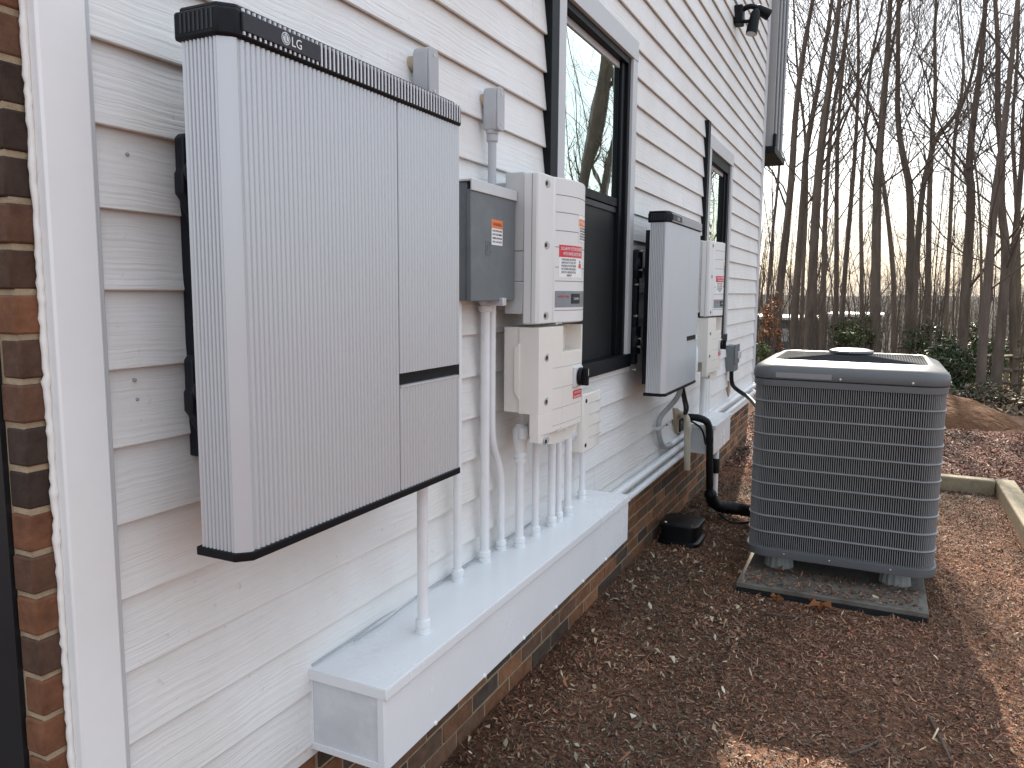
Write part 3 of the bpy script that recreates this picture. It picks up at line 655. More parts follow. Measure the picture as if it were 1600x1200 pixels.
def lb_body(label, x, y, z, conduit_to, s=1.0):
    g = thing('conduit_fitting', label, 'conduit fitting', (0, y, z), 'conduit fittings at the top of the wall')
    w2 = .024*s
    mb = MB()
    prof = [(y-w2, z+.01), (y-w2*.8, z), (y+w2*.8, z), (y+w2, z+.01), (y+w2, z+.115*s), (y+w2*.7, z+.13*s), (y-w2*.7, z+.13*s), (y-w2, z+.115*s)]
    mb.prism(prof, x-.018, x+.030, 'x'); bd = build('body', mb, M['conduit_grey'], g, bevel=.006, seg=3)
    mb = MB(); pc = [(a*1.0, b) for a, b in prof]; mb.prism(pc, x+.0302, x+.036, 'x'); cv = build('cover', mb, M['conduit_grey'], g, bevel=.0025)
    mb = MB(); mb.lathe((x+.036, y, z+.02), [(.004, 0), (.004, .002)], 'x', 8); mb.lathe((x+.036, y, z+.11*s), [(.004, 0), (.004, .002)], 'x', 8); each('screw', mb, M['steel'], cv)
    mb = MB(); mb.tube([(-.01, y-.004, z+.095*s), (x-.014, y, z+.095*s)], .021*s, 14); build('wall_neck', mb, M['putty'], g, smooth=1)
    mb = MB(); r = .0135
    mb.lathe((x+.004, y, z-.03), [(r+.001, -.004), (r+.005, 0), (r+.005, .018), (r+.003, .02), (r+.006, .022), (r+.007, .034)], 'z', 16); build('collar', mb, M['conduit_grey'], g, smooth=.6)
    mb = MB(); mb.tube([(x+.004, y, z-.02), (x+.004, y, conduit_to)], r, 14); build('pipe', mb, M['conduit_grey'], g, smooth=1)
lb_body('grey conduit fitting whose lower end is hidden behind the large battery', .045, 1.815, .505, -.2, 1.0)
lb_body('grey conduit fitting with visible pipe running down to the grey disconnect box', .04, 2.225, .500, .318, 1.0)

# ------------------------------------------------------------------ long white troughs
def trough(label, y0, y1, zt, zb, d):
    g = thing('wiring_trough', label, 'wiring trough', (d/2, (y0+y1)/2, zb), 'white sheet metal wiring troughs')
    mb = MB(); mb.box(.0, d-.003, y0+.004, y1, zb, zt-.006); build('body', mb, M['gutter_grey'], g, bevel=.0015)
    mb = MB(); mb.box(d-.003, d+.0005, y0+.002, y1, zb-.001, zt-.007); build('front_panel', mb, M['gutter_white'], g, bevel=.001)
    mb = MB(); mb.box(-.002, d+.008, y0-.004, y1+.004, zt-.003, zt); mb.box(d+.005, d+.008, y0-.004, y1+.004, zt-.027, zt-.003); mb.box(-.002, d+.005, y0-.004, y0-.001, zt-.027, zt-.003)
    build('lid', mb, M['gutter_white'], g, bevel=.0012)
    mb = MB(); e = .018
    mb.box(.001, e, y0, y0+.004, zb, zt-.028); mb.box(d-e-.001, d-.001, y0-.001, y0+.003, zb, zt-.028); mb.box(e, d-e-.001, y0-.0004, y0+.0036, zb, zb+e)
    build('end_frame', mb, M['gutter_white'], g, bevel=.001)
    mb = MB(); n_ = max(2, int((y1-y0)/.30))
    for i in range(n_): mb.lathe((d, y0+.22+i*(y1-y0-.25)/n_, zb+.004), [(.006, 0), (.0055, .003), (.003, .005)], 'x', 10)
    each('screw', mb, M['label_white'], g)
    return g
trough('long white painted metal trough in the foreground, under the battery and inverter', 1.352, 3.215, -.8885, -1.092, .223)
trough('short white trough farther along, behind the black insulated hose', 5.175, 5.79, -.884, -1.082, .222)
# a slack wire lies along the back of the long lid
mb = MB(); mb.tube([(.012+.006*math.sin(i*1.7), 1.36+i*.14, -.8845+.004*abs(math.sin(i*2.1))) for i in range(13)], .0022, 6)
mb.tube([(.02+.01*math.sin(i*1.1+1), 1.5+i*.125, -.8845+.003*abs(math.cos(i*1.9))) for i in range(10)], .0018, 6)
tag(build('loose_wire', mb, M['conduit_grey'], smooth=1), 'thin grey wire lying along the back of the long white trough', 'wire')

GP = 'white conduits along the foot of the wall'
for lab, z, ya, yb, rr in (('upper of two long horizontal white conduits between the troughs', -1.005, 3.215, 5.172, .022), ('lower of two long horizontal white conduits just above the brick', -1.073, 3.215, 5.172, .021),
                       ('short horizontal white conduit fed by the grey looped hose', -.947, 4.72, 5.172, .018),
                       ('upper white conduit along the wall beyond the short trough', -.945, 5.79, 8.25, .022), ('lower white conduit along the wall beyond the short trough', -1.02, 5.79, 8.25, .021)):
    g = thing('conduit', lab, 'conduit', (.036, ya, z), GP)
    mb = MB(); mb.tube([(.036, ya, z), (.036, (ya+yb)/2, z-.002), (.036, yb, z)], rr, 14); build('pipe', mb, M['conduit_white'], g, smooth=1)
    mb = MB(); mb.lathe((.036, yb-.045, z), [(rr, 0), (rr+.007, .002), (rr+.007, .02), (rr+.004, .022), (rr+.006, .024), (rr+.006, .044)], 'y', 16); build('collar', mb, M['conduit_white'], g, smooth=.6)
for lab, y, x, rr in (('nearest of the three pipes under the farther inverter', 5.40, .09, .021), ('middle of the three pipes under the farther inverter', 5.50, .09, .019), ('farthest of the three pipes under the farther inverter', 5.60, .09, .019)):
    conduit(lab, [(x, y, -.884), (x, y, -.50)], rr, group='pipes rising from the short trough')
g = conduit('thin white conduit with long fitting beside the farther cream switch unit', [(.12, 4.95, -.50), (.12, 4.95, -.1)], .0105, base=False, group='pipes rising from the short trough')
mb = MB(); mb.tube([(.12, 4.95, -.33), (.12, 4.95, -.345), (.12, 4.95, -.36), (.12, 4.95, -.50)], [.012, .016, .022, .022], 14); build('fitting', mb, M['conduit_white'], g, smooth=.8)

# grey looped hose under the farther battery, with its wall clamp
def smooth_path(P, it=3):
    P = [np.array(p, float) for p in P]
    for _ in range(it):
        Q = [P[0]]
        for a, b in zip(P[:-1], P[1:]): Q += [a*.75+b*.25, a*.25+b*.75]
        P = Q+[P[-1]]
    return P
g = thing('looped_hose', 'grey flexible hose looping from the farther battery to a wall clamp', 'hose', (.05, 4.5, -.9))
mb = MB(); mb.tube(smooth_path([at(1063, 600, 4.36), at(1062, 616, 4.40), at(1050, 632, 4.46), (.036, 4.44, -.73), (.034, 4.43, -.80), (.034, 4.47, -.88), (.036, 4.58, -.945), (.036, 4.75, -.947)]), .0155, 12); build('hose', mb, M['conduit_grey'], g, smooth=1)
g = thing('pipe_clamp', 'small metal clamp holding the grey looped hose to the siding', 'clamp', (.01, 4.45, -.80))
mb = MB(); mb.box(.008, .056, 4.36, 4.372, -.80, -.778); mb.box(.008, .014, 4.372, 4.55, -.80, -.778); mb.box(.051, .057, 4.372, 4.54, -.798, -.780); build('strap', mb, M['box_lip'], g, bevel=.002)
mb = MB(); mb.lathe((.057, 4.525, -.789), [(.01, 0), (.01, .008), (.006, .01)], 'x', 8); build('bolt', mb, M['steel'], g)
for lab, dx in (('black cable nearer the hose, hanging from the farther battery', 0), ('black cable hanging from the farther battery into the wall flange', 5)):
    mb = MB(); mb.tube(smooth_path([at(1065+dx*.4, 602, 4.42), at(1067+dx*.8, 622, 4.55), at(1071+dx, 640, 4.85), (.04, 5.03, -.83)]), .0085, 8)
    tag(build('cable', mb, M['rubber'], smooth=1), lab, 'cable', 'black cables under the farther battery')

# beige outlet with flange, condensate pipe
g = thing('drain_pipe', 'beige plastic pipe turning down from a flange in front of the brick', 'pipe', (.1, 4.7, -1.2))
mb = MB(); mb.tube(smooth_path([(.0, 4.99, -.79), (.05, 4.955, -.785), (.088, 4.93, -.80), (.098, 4.92, -.85), (.104, 4.92, -1.145)]), .021, 16); build('pipe', mb, M['beige_pvc'], g, smooth=1)
mb = MB(); mb.tube([(.099, 4.92, -.855), (.100, 4.92, -.89)], .0255, 16); build('coupling', mb, M['beige_pvc'], g, smooth=.6)
g = thing('wall_flange', 'rough beige wall flange where the black hose enters the siding', 'wall flange', (.01, 5.0, -.93))
mb = MB(); mb.prism([(4.86, -.735), (4.93, -.745), (5.08, -.80), (5.12, -.87), (5.02, -.935), (4.93, -.91), (4.87, -.82)], .004, .03, 'x'); build('plate', mb, M['putty'], g, bevel=.006)
mb = MB(); mb.box(.028, .04, 4.97, 5.07, -.91, -.83); build('opening', mb, M['dark_recess'], g)  # solid near-black block stands for the shade inside a hole
# insulated refrigerant hose
g = thing('insulated_hose', 'fat black insulated hose running from the wall flange down to the air conditioner', 'hose', (.25, 5.1, -1.45))
mb = MB(); P = smooth_path([(.01, 5.08, -.835), (.06, 5.09, -.825), (.13, 5.10, -.825), (.195, 5.11, -.85), (.203, 5.12, -.95), (.212, 5.12, -1.2), (.215, 5.15, -1.37), (.25, 5.22, -1.445), (.34, 5.25, -1.455), (.45, 5.25, -1.455), (.56, 5.08, -1.43), (.66, 4.95, -1.40)], 3)
q = random.Random(9); mb.tube(P, [(.024 if p[2] > -1.33 else .041+.003*math.sin(i*2.6))+q.uniform(-.001, .0015) for i, p in enumerate(P)], 16); build('insulation', mb, M['rubber'], g, smooth=2)
mb = MB(); mb.tube(smooth_path([(.06, 5.06, -.835), (.12, 5.06, -.86), (.165, 5.08, -.90), (.185, 5.09, -1.0)]), .007, 8); build('cable', mb, M['rubber'], g, smooth=1)
mb = MB(); mb.tube(smooth_path([(.28, 5.16, -1.48), (.36, 5.10, -1.515), (.45, 5.12, -1.51), (.55, 5.05, -1.46)]), .007, 8); build('cable', mb, M['rubber'], g, smooth=1)
# upright drain pipe under the short trough
g = thing('standpipe', 'white upright plastic pipe with a black coupling under the short trough', 'pipe', (.19, 5.42, -1.53))
mb = MB(); mb.tube([(.192, 5.42, -1.54), (.192, 5.42, -1.08)], .024, 16); build('pipe', mb, M['conduit_white'], g, smooth=1)
mb = MB(); mb.lathe((.192, 5.42, -1.26), [(.029, 0), (.031, .004), (.031, .10), (.029, .104)], 'z', 18); build('coupling', mb, M['rubber'], g, smooth=.6)

# far small disconnect with whip
g = thing('small_disconnect', 'small grey switch box on the siding near the far house corner', 'electrical box', (0, 6.9, -.66))
mb = MB(); mb.box(.0, .085, 6.70, 6.89, -.665, -.445); bd = build('body', mb, M['box_grey'], g, bevel=.004)
mb = MB(); mb.box(.085, .094, 6.69, 6.895, -.60, -.435); build('cover', mb, M['box_grey'], g, bevel=.003)
mb = MB(); mb.box(.094, .112, 6.86, 6.90, -.52, -.50); mb.box(.094, .108, 6.78, 6.90, -.56, -.50); build('hasp', mb, M['bar_grey'], g, bevel=.003)
g = thing('cable_whip', 'bare black whip curving from the small switch box to the air conditioner', 'cable', (.05, 6.8, -.8))
mb = MB(); mb.tube(smooth_path([(.05, 6.78, -.66), (.05, 6.79, -.74), (.055, 6.83, -.80), (.12, 6.80, -.845), (.25, 6.6, -.87), (.5, 5.9, -.98), (.66, 5.02, -1.05)]), .018, 10); build('whip', mb, M['rubber'], g, smooth=1)
mb = MB(); mb.prism([(6.84, -.76), (6.93, -.79), (6.95, -.87), (6.87, -.91), (6.82, -.84)], .004, .022, 'x'); build('wall_patch', mb, M['putty'], g, bevel=.004)

# twin security lamp high on the wall
g = thing('security_light', 'black twin headed security light high on the far siding', 'wall light', (0, 6.53, 2.2))
mb = MB(); mb.box(.008, .075, 6.44, 6.56, 2.10, 2.24); build('mount_box', mb, M['win_black'], g, bevel=.01)
mb = MB(); mb.tube(smooth_path([(.07, 6.50, 2.215), (.12, 6.50, 2.235), (.17, 6.52, 2.22)]), .02, 10); mb.tube(smooth_path([(.07, 6.50, 2.125), (.10, 6.50, 2.12), (.13, 6.51, 2.125)]), .014, 8); each('arm', mb, M['win_black'], g, smooth=1)
for (p0, p1) in (((.17, 6.50, 2.20), (.145, 6.46, 2.01)), ((.15, 6.56, 2.235), (.25, 6.62, 2.185))):
    mb = MB(); a = np.array(p0); b = np.array(p1); mb.tube([a, a*.85+b*.15, a*.3+b*.7, b], [.02, .036, .042, .044], 14); h = build('lamp_head', mb, M['win_black'], g, smooth=.8)
    mb = MB(); e = b+(b-a)*.012; mb.tube([b-(b-a)*.02, e], .038, 14); build('lens', mb, M['win_grey'], h, smooth=.8)

# ------------------------------------------------------------------ air conditioner
AX0, AX1, AY0, AY1, AZB, AZT = .602, 1.500, 4.12, 5.02, -1.388, -.437
def rrect(x0, x1, y0, y1, r, n=8):
    P = []
    for cx, cy, a0 in ((x1-r, y0+r, -90), (x1-r, y1-r, 0), (x0+r, y1-r, 90), (x0+r, y0+r, 180)):
        for i in range(n+1): t = R_(a0+90*i/n); P.append((cx+r*math.cos(t), cy+r*math.sin(t)))
    return P
g = thing('air_conditioner', 'grey louvered outdoor air conditioner with rounded corners on a concrete pad', 'air conditioner', ((AX0+AX1)/2, (AY0+AY1)/2, AZB))
mb = MB(); mb.prism(rrect(AX0+.03, AX1-.03, AY0+.03, AY1-.03, .09), AZB+.05, AZT-.02); build('coil', mb, M['ac_coil'], g)
# louver guard: thin vertical slats set round the perimeter, each twisted a little
base = rrect(AX0+.006, AX1-.006, AY0+.006, AY1-.006, .105, 12); base.append(base[0]); base = np.array(base)
seg = np.linalg.norm(np.diff(base, axis=0), axis=1); cum = np.concatenate([[0], np.cumsum(seg)]); tot = cum[-1]
nl = int(tot/.0104); mb = MB()
for i in range(nl):
    s_ = i*tot/nl; p = np.array([np.interp(s_, cum, base[:, 0]), np.interp(s_, cum, base[:, 1])]); p2 = np.array([np.interp((s_+.002) % tot, cum, base[:, 0]), np.interp((s_+.002) % tot, cum, base[:, 1])])
    t = p2-p; t /= np.linalg.norm(t)+1e-9; n_ = np.array([t[1], -t[0]]); d = n_+t*.22; d /= np.linalg.norm(d); e = np.array([-d[1], d[0]])
    a = p-d*.006; hw = .0022
    pr = [tuple(a-e*hw*.6), tuple(p-e*hw), tuple(p-e*hw*.5+d*.0012), tuple(p+e*hw*.5+d*.0012), tuple(p+e*hw), tuple(a+e*hw*.6)]
    mb.prism(pr, AZB+.055, AZT-.028, caps=False)
build('louver_guard', mb, M['ac_louver'], g, smooth=.4)
mb = MB()
for k in range(1, 10):
    z = AZB+.055+k*(AZT-.028-AZB-.055)/10
    o_ = rrect(AX0+.002, AX1-.002, AY0+.002, AY1-.002, .108, 10); i_ = rrect(AX0+.010, AX1-.010, AY0+.010, AY1-.010, .10, 10)
    n_ = len(o_); v = [(x, y, z-.0055) for x, y in o_]+[(x, y, z-.0015) for x, y in rrect(AX0-.001, AX1+.001, AY0-.001, AY1+.001, .11, 10)]+[(x, y, z+.0045) for x, y in i_]
    mb.add(v, [(a*n_+i, a*n_+(i+1) % n_, (a+1)*n_+(i+1) % n_, (a+1)*n_+i) for a in range(2) for i in range(n_)])
build('guard_rings', mb, M['ac_louver'], g, smooth=.6)
def loft(mb, rings):
    n_ = len(rings[0]); v = [p for r in rings for p in r]
    f = [(a*n_+i, a*n_+(i+1) % n_, (a+1)*n_+(i+1) % n_, (a+1)*n_+i) for a in range(len(rings)-1) for i in range(n_)]
    mb.add(v, f+[tuple(range(n_))[::-1], tuple(range((len(rings)-1)*n_, len(rings)*n_))])
def ring(e, r, z): return [(x, y, z) for x, y in rrect(AX0-e, AX1+e, AY0-e, AY1+e, r, 10)]
mb = MB(); loft(mb, [ring(-.004, .105, AZB+.012), ring(.004, .112, AZB+.012), ring(.006, .114, AZB+.02), ring(.006, .114, AZB+.052), ring(-.004, .105, AZB+.056)])
bp = build('base_pan', mb, M['ac_grey'], g, smooth=.6)
mb = MB()
for x in (.80, 1.02, 1.30): mb.lathe((x, AY0-.006, AZB+.036), [(.005, 0), (.005, -.003), (.002, -.004)], 'y', 8)
each('screw', mb, M['steel'], bp)
mb = MB(); loft(mb, [ring(-.002, .106, AZT-.034), ring(.003, .11, AZT-.034), ring(.003, .11, AZT-.003), ring(-.002, .106, AZT)]); build('top_band', mb, M['ac_grey'], g, smooth=.6)
mb = MB(); zc = AZT+.004
rr_ = [(.006, .115, 0), (.009, .117, .006), (.009, .117, .030), (.005, .114, .048), (-.006, .11, .062), (-.022, .10, .072), (-.045, .085, .080), (-.072, .075, .094), (-.078, .07, .0945), (-.084, .068, .088)]
loft(mb, [ring(e, r, zc+h) for e, r, h in rr_]); tp = build('top_cover', mb, M['ac_grey'], g, smooth=.9)
mb = MB()
for k in range(28):                                # concentric wire discharge grille
    e = -.088-k*.0125; r = max(.02, .066-k*.001)
    if AX1-AX0+2*e < .06: break
    P = ring(e, min(r, (AX1-AX0+2*e)/2.05), zc+.0895+.0009*k); mb.tube(P+[P[0]], .0016, 5, caps=False)
build('fan_grille', mb, M['ac_wire'], tp, smooth=1)
mb = MB(); mb.prism(rrect(AX0+.09, AX1-.09, AY0+.09, AY1-.09, .06), zc+.0875, zc+.0888); build('fan_well', mb, M['ac_well'], tp)  # flat dark sheet on the closed cover, painted shade under the wires
cx_, cy_ = (AX0+AX1)/2, (AY0+AY1)/2
mb = MB(); mb.lathe((cx_+.0, cy_, zc+.112), [(.02, -.01), (.105, .0), (.115, .008), (.11, .018), (.08, .026), (.02, .029)], 'z', 36); build('fan_hub_cap', mb, M['ac_grey'], tp, smooth=.8)
mb = MB(); mb.box(AX0+.115, AX0+.38, AY0-.0105, AY0-.004, zc+.008, zc+.034); build('label_strip', mb, M['ac_label'], tp)
mb = MB()
for x in (AX0+.42, AX0+.74): mb.lathe((x, AY0-.009, zc+.012), [(.006, 0), (.006, -.003), (.003, -.004)], 'y', 8)
mb.lathe((AX1+.009, AY0+.12, zc+.012), [(.006, 0), (.006, .003), (.003, .004)], 'x', 8)
each('screw', mb, M['steel'], tp)
for i, (x, y) in enumerate(((.76, 4.30), (1.33, 4.30), (.76, 4.85), (1.33, 4.85))):
    mb = MB(); n_ = 28
    v0 = [(x+(.066+.005*(j % 2))*math.cos(2*math.pi*j/n_)*1.1, y+(.066+.005*(j % 2))*math.sin(2*math.pi*j/n_)) for j in range(n_)]
    loft(mb, [[(a, b, -1.480) for a, b in v0], [(x+(a-x)*.82, y+(b-y)*.82, AZB+.012) for a, b in v0]]); build('riser_foot', mb, M['foot'], g, smooth=.3)
# pad
g = thing('equipment_pad', 'flat concrete pad with dark rim under the air conditioner', 'pad', (1.04, 4.4, -1.5))
mb = MB(); mb.box(.592, 1.468, 3.935, 5.02, -1.502, -1.476); build('slab_top', mb, M['pad'], g, bevel=.004)
mb = MB(); mb.box(.594, 1.466, 3.938, 5.018, -1.59, -1.503); build('rim', mb, M['pad_side'], g, bevel=.003)

# valve box
g = thing('valve_box', 'low black plastic box with rounded lid on the mulch beside the brick', 'valve box', (.14, 4.66, -1.5))
def vr(e, r): return rrect(.03-e, .255+e, 4.53-e, 4.80+e, r)
mb = MB(); loft(mb, [[(x, y, -1.57) for x, y in vr(.018, .07)], [(x, y, -1.515) for x, y in vr(.014, .07)], [(x, y, -1.505) for x, y in vr(0, .06)], [(x, y, -1.432) for x, y in vr(0, .06)]]); build('body', mb, M['valve_black'], g, smooth=.5)
mb = MB(); loft(mb, [[(x, y, -1.431) for x, y in vr(.009, .06)], [(x, y, -1.410) for x, y in vr(.009, .06)], [(x, y, -1.404) for x, y in vr(-.006, .05)]]); ld = build('lid', mb, M['valve_black'], g, smooth=.5)
mb = MB(); mb.lathe((.225, 4.56, -1.404), [(.008, 0), (.008, .003)], 'z', 8); mb.lathe((.06, 4.57, -1.404), [(.012, 0), (.010, .004)], 'z', 8); each('bolt', mb, M['steel'], ld)

# landscape timbers
def timber(label, y0, y1, x0, x1):
    mb = MB(); z = -1.505
    mb.box(x0, x1, y0, y1, z-.1, z+.09); tag(build('landscape_timber', mb, M['timber'], bevel=.012, seg=3), label, 'timber', 'landscape timbers edging the mulch bed')
timber('landscape timber lying crosswise behind the air conditioner', 6.80, 6.905, .9, 2.058)
timber('landscape timber running towards the camera at the right edge', 1.6, 6.905, 2.063, 2.195)

# earth mound
def mound(x, y): 
    d = ((x-1.3)/1.25)**2+((y-10.75)/.85)**2
    return hgt(x, y)-.05+.42*np.clip(1-d/1.45, 0, 1)**.7*(1+.05*np.sin(x*9)*np.cos(y*11))+.014*np.sin(x*17+y*5)*np.sin(y*19)
tag(sheet('soil_mound', np.linspace(-2.2, 4.6, 90), np.linspace(9.2, 12.4, 50), 0, M['soil'], mound), 'low heap of reddish brown soil at the edge of the woods', None, kind='structure')

# ------------------------------------------------------------------ mulch chips and fallen leaves
def scatter(name, label, N, area, size, cols, flat=.35, seed=1, lift=.004, aspect=(.16, .4), curl=.25, ex=None, fn=hgt):
    r = np.random.default_rng(seed); x0, x1, y0, y1, pw = area
    x = r.uniform(x0, x1, N); y = y0+(y1-y0)*r.random(N)**pw
    keep = np.ones(N, bool)
    for (a, b, c, d) in (ex or []): keep &= ~((x > a) & (x < b) & (y > c) & (y < d))
    x, y = x[keep], y[keep]; N = len(x)
    L = size[0]+(size[1]-size[0])*r.random(N)**2.2; W = L*r.uniform(*aspect, N)
    th = r.uniform(0, 2*np.pi, N); ti = r.normal(0, flat, N); ro = r.normal(0, flat*1.3, N)
    d = np.stack([np.cos(th)*np.cos(ti), np.sin(th)*np.cos(ti), np.sin(ti)], 1)
    u = np.stack([-np.sin(th)*np.cos(ro), np.cos(th)*np.cos(ro), np.sin(ro)], 1)
    n = np.cross(d, u)
    c = np.stack([x, y, fn(x, y)+lift+np.abs(np.sin(ti))*L*.4], 1)
    k = curl*L*r.uniform(-1, 1, N)
    A = c-d*L[:, None]/2; B = c+n*k[:, None]; Cc = c+d*L[:, None]/2
    w2 = u*W[:, None]/2; te = r.uniform(0, .55, N)[:, None] if aspect[0] > .25 else r.uniform(.3, 1, N)[:, None]
    V = np.stack([A-w2*te, A+w2*te, B-w2, B+w2, Cc-w2*te, Cc+w2*te], 1).reshape(-1, 3)
    V[:, 2] += ZH
    me = bpy.data.meshes.new(name); me.vertices.add(6*N); me.vertices.foreach_set('co', V.ravel())
    idx = (np.arange(N)[:, None]*6+np.array([0, 1, 3, 2, 2, 3, 5, 4])[None]).ravel().astype(np.int32)
    me.loops.add(8*N); me.loops.foreach_set('vertex_index', idx)
    me.polygons.add(2*N); me.polygons.foreach_set('loop_start', np.arange(0, 8*N, 4, dtype=np.int32)); me.polygons.foreach_set('loop_total', np.full(2*N, 4, np.int32))
    me.update(calc_edges=True)
    P = np.array([q[0] for q in cols], float); wt = np.array([q[1] for q in cols], float); ci = r.choice(len(cols), N, p=wt/wt.sum())
    pat = np.sin(x*2.3+1.7*np.sin(y*1.4))*np.sin(y*1.9+x)+.5*np.sin(x*7+y*3)*np.sin(y*6-x*2)      # patches of redder and darker mulch
    cc = P[ci]*r.uniform(.7, 1.3, (N, 1))*(1.12+.36*pat[:, None]*np.array([1.0, .72, .6])); cc = np.concatenate([cc, np.ones((N, 1))], 1)
    ca = me.color_attributes.new('Col', 'FLOAT_COLOR', 'CORNER'); ca.data.foreach_set('color', np.repeat(cc, 8, axis=0).astype(np.float32).ravel())
    me.materials.append(M['chips'])
    o = bpy.data.objects.new(name, me); COL.objects.link(o); ORG[o.name] = np.zeros(3)
    return tag(o, label, None, kind='stuff')
EX = [(.59, 1.47, 3.925, 5.03), (.01, .275, 4.51, 4.82)]
BROWN = [((.165, .092, .060), 5), ((.120, .075, .053), 5), ((.24, .155, .100), 2.5), ((.060, .042, .033), 2.8), ((.34, .24, .15), .8), ((.28, .120, .072), 2.4), ((.42, .34, .23), .12)]
RED = [((.22, .105, .075), 5), ((.17, .085, .065), 4), ((.29, .17, .12), 3), ((.38, .29, .21), 1.6), ((.10, .055, .042), 2), ((.52, .45, .34), .35)]
scatter('mulch_chips', 'dark brown shredded mulch covering the bed beside the house', 270000, (.0, 2.9, 1.0, 6.82, .9), (.004, .024), BROWN, seed=2, ex=EX+[(2.05, 2.21, 1.5, 6.92), (.89, 2.07, 6.79, 6.92)])
scatter('wood_shreds', 'longer shreds of brown wood lying in the mulch', 10000, (.0, 2.9, 1.0, 6.82, .9), (.016, .055), BROWN+[((.30, .17, .11), 2)], seed=8, lift=.007, aspect=(.05, .14), curl=.2, ex=EX+[(2.05, 2.21, 1.5, 6.92), (.89, 2.07, 6.79, 6.92)])
scatter('red_mulch', 'sunlit reddish mulch in the bed beyond the timbers', 85000, (-.3, 4.6, 6.9, 9.9, 1), (.012, .055), RED, seed=3, lift=.01, ex=[(2.05, 2.21, 1.5, 6.92)], fn=lambda x, y: hgt(x, y))
scatter('dry_leaves', 'pale curled dry leaves caught in the mulch along the brick', 1300, (.0, .75, 1.5, 6.3, .8), (.010, .038), [((.36, .30, .20), 3), ((.26, .19, .12), 3), ((.48, .42, .32), 1), ((.20, .10, .05), 2)], flat=.5, seed=4, lift=.010, aspect=(.3, .6), curl=.5, ex=EX)
scatter('woodland_leaves', 'brown fallen leaves on the woodland floor', 45000, (-6, 12, 11.6, 34, 1.2), (.05, .16), [((.15, .09, .05), 4), ((.24, .16, .09), 3), ((.09, .06, .04), 3), ((.34, .26, .16), 1)], flat=.45, seed=5, lift=.02, aspect=(.35, .7), curl=.4)
scatter('pad_debris', 'dark shredded mulch scattered on the concrete pad', 1500, (.62, 1.44, 3.95, 4.25, 1), (.006, .03), BROWN, seed=6, fn=lambda x, y: np.full_like(x, -1.476))
def leaf_star(label, x, y, s, col, sd):
    q = random.Random(sd); mb = MB(); n_ = 11; z = float(hgt(x, y))+.02
    P = [(x+s*(1 if i % 2 == 0 else .42)*math.cos(2*math.pi*i/n_+.3)*q.uniform(.8, 1.15), y+s*(1 if i % 2 == 0 else .42)*math.sin(2*math.pi*i/n_+.3)*q.uniform(.8, 1.15), z+q.uniform(0, .045)) for i in range(n_)]
    v = P+[(x, y, z)]+[(p[0], p[1], p[2]+.0015) for p in P]+[(x, y, z+.0015)]
    f = [(i, (i+1) % n_, n_) for i in range(n_)]+[(n_+1+(i+1) % n_, n_+1+i, 2*n_+1) for i in range(n_)]+[((i+1) % n_, i, n_+1+i, n_+1+(i+1) % n_) for i in range(n_)]
    mb.add(v, f, col); tag(build('fallen_leaf', mb, M['leaf'], smooth=0), label, 'leaf')
leaf_star('orange brown lobed leaf lying against the front of the pad', 1.00, 3.86, .06, (.22, .085, .03), 1)
leaf_star('pale curled leaf on the mulch in front of the long trough', .62, 2.05, .035, (.36, .31, .24), 2)
leaf_star('smaller orange leaf near the pad left of the lobed leaf',   .80, 3.87, .035, (.24, .10, .04), 3)
def stick(label, pts, r):
    P = smooth_path([(x, y, float(hgt(x, y))+.014) for x, y in pts], 2); q = random.Random(len(label)); mb = MB(); mb.tube(P, [r*q.uniform(.8, 1.15)*(1-.4*i/len(P)) for i in range(len(P))], 7); tag(build('stick', mb, M['bark_pale'], smooth=1), label, 'stick', 'sticks on the mulch')
stick('short dark straight stick on the mulch at lower right', [(1.425, 2.98), (1.44, 2.9), (1.475, 2.72)], .007)
stick('long thin pale twig lying just in front of the pad', [(.78, 3.68), (.9, 3.69), (1.02, 3.70)], .004)
stick('forked looking pale twig on the mulch at the bottom', [(1.17, 2.62), (1.21, 2.66), (1.27, 2.76)], .005)

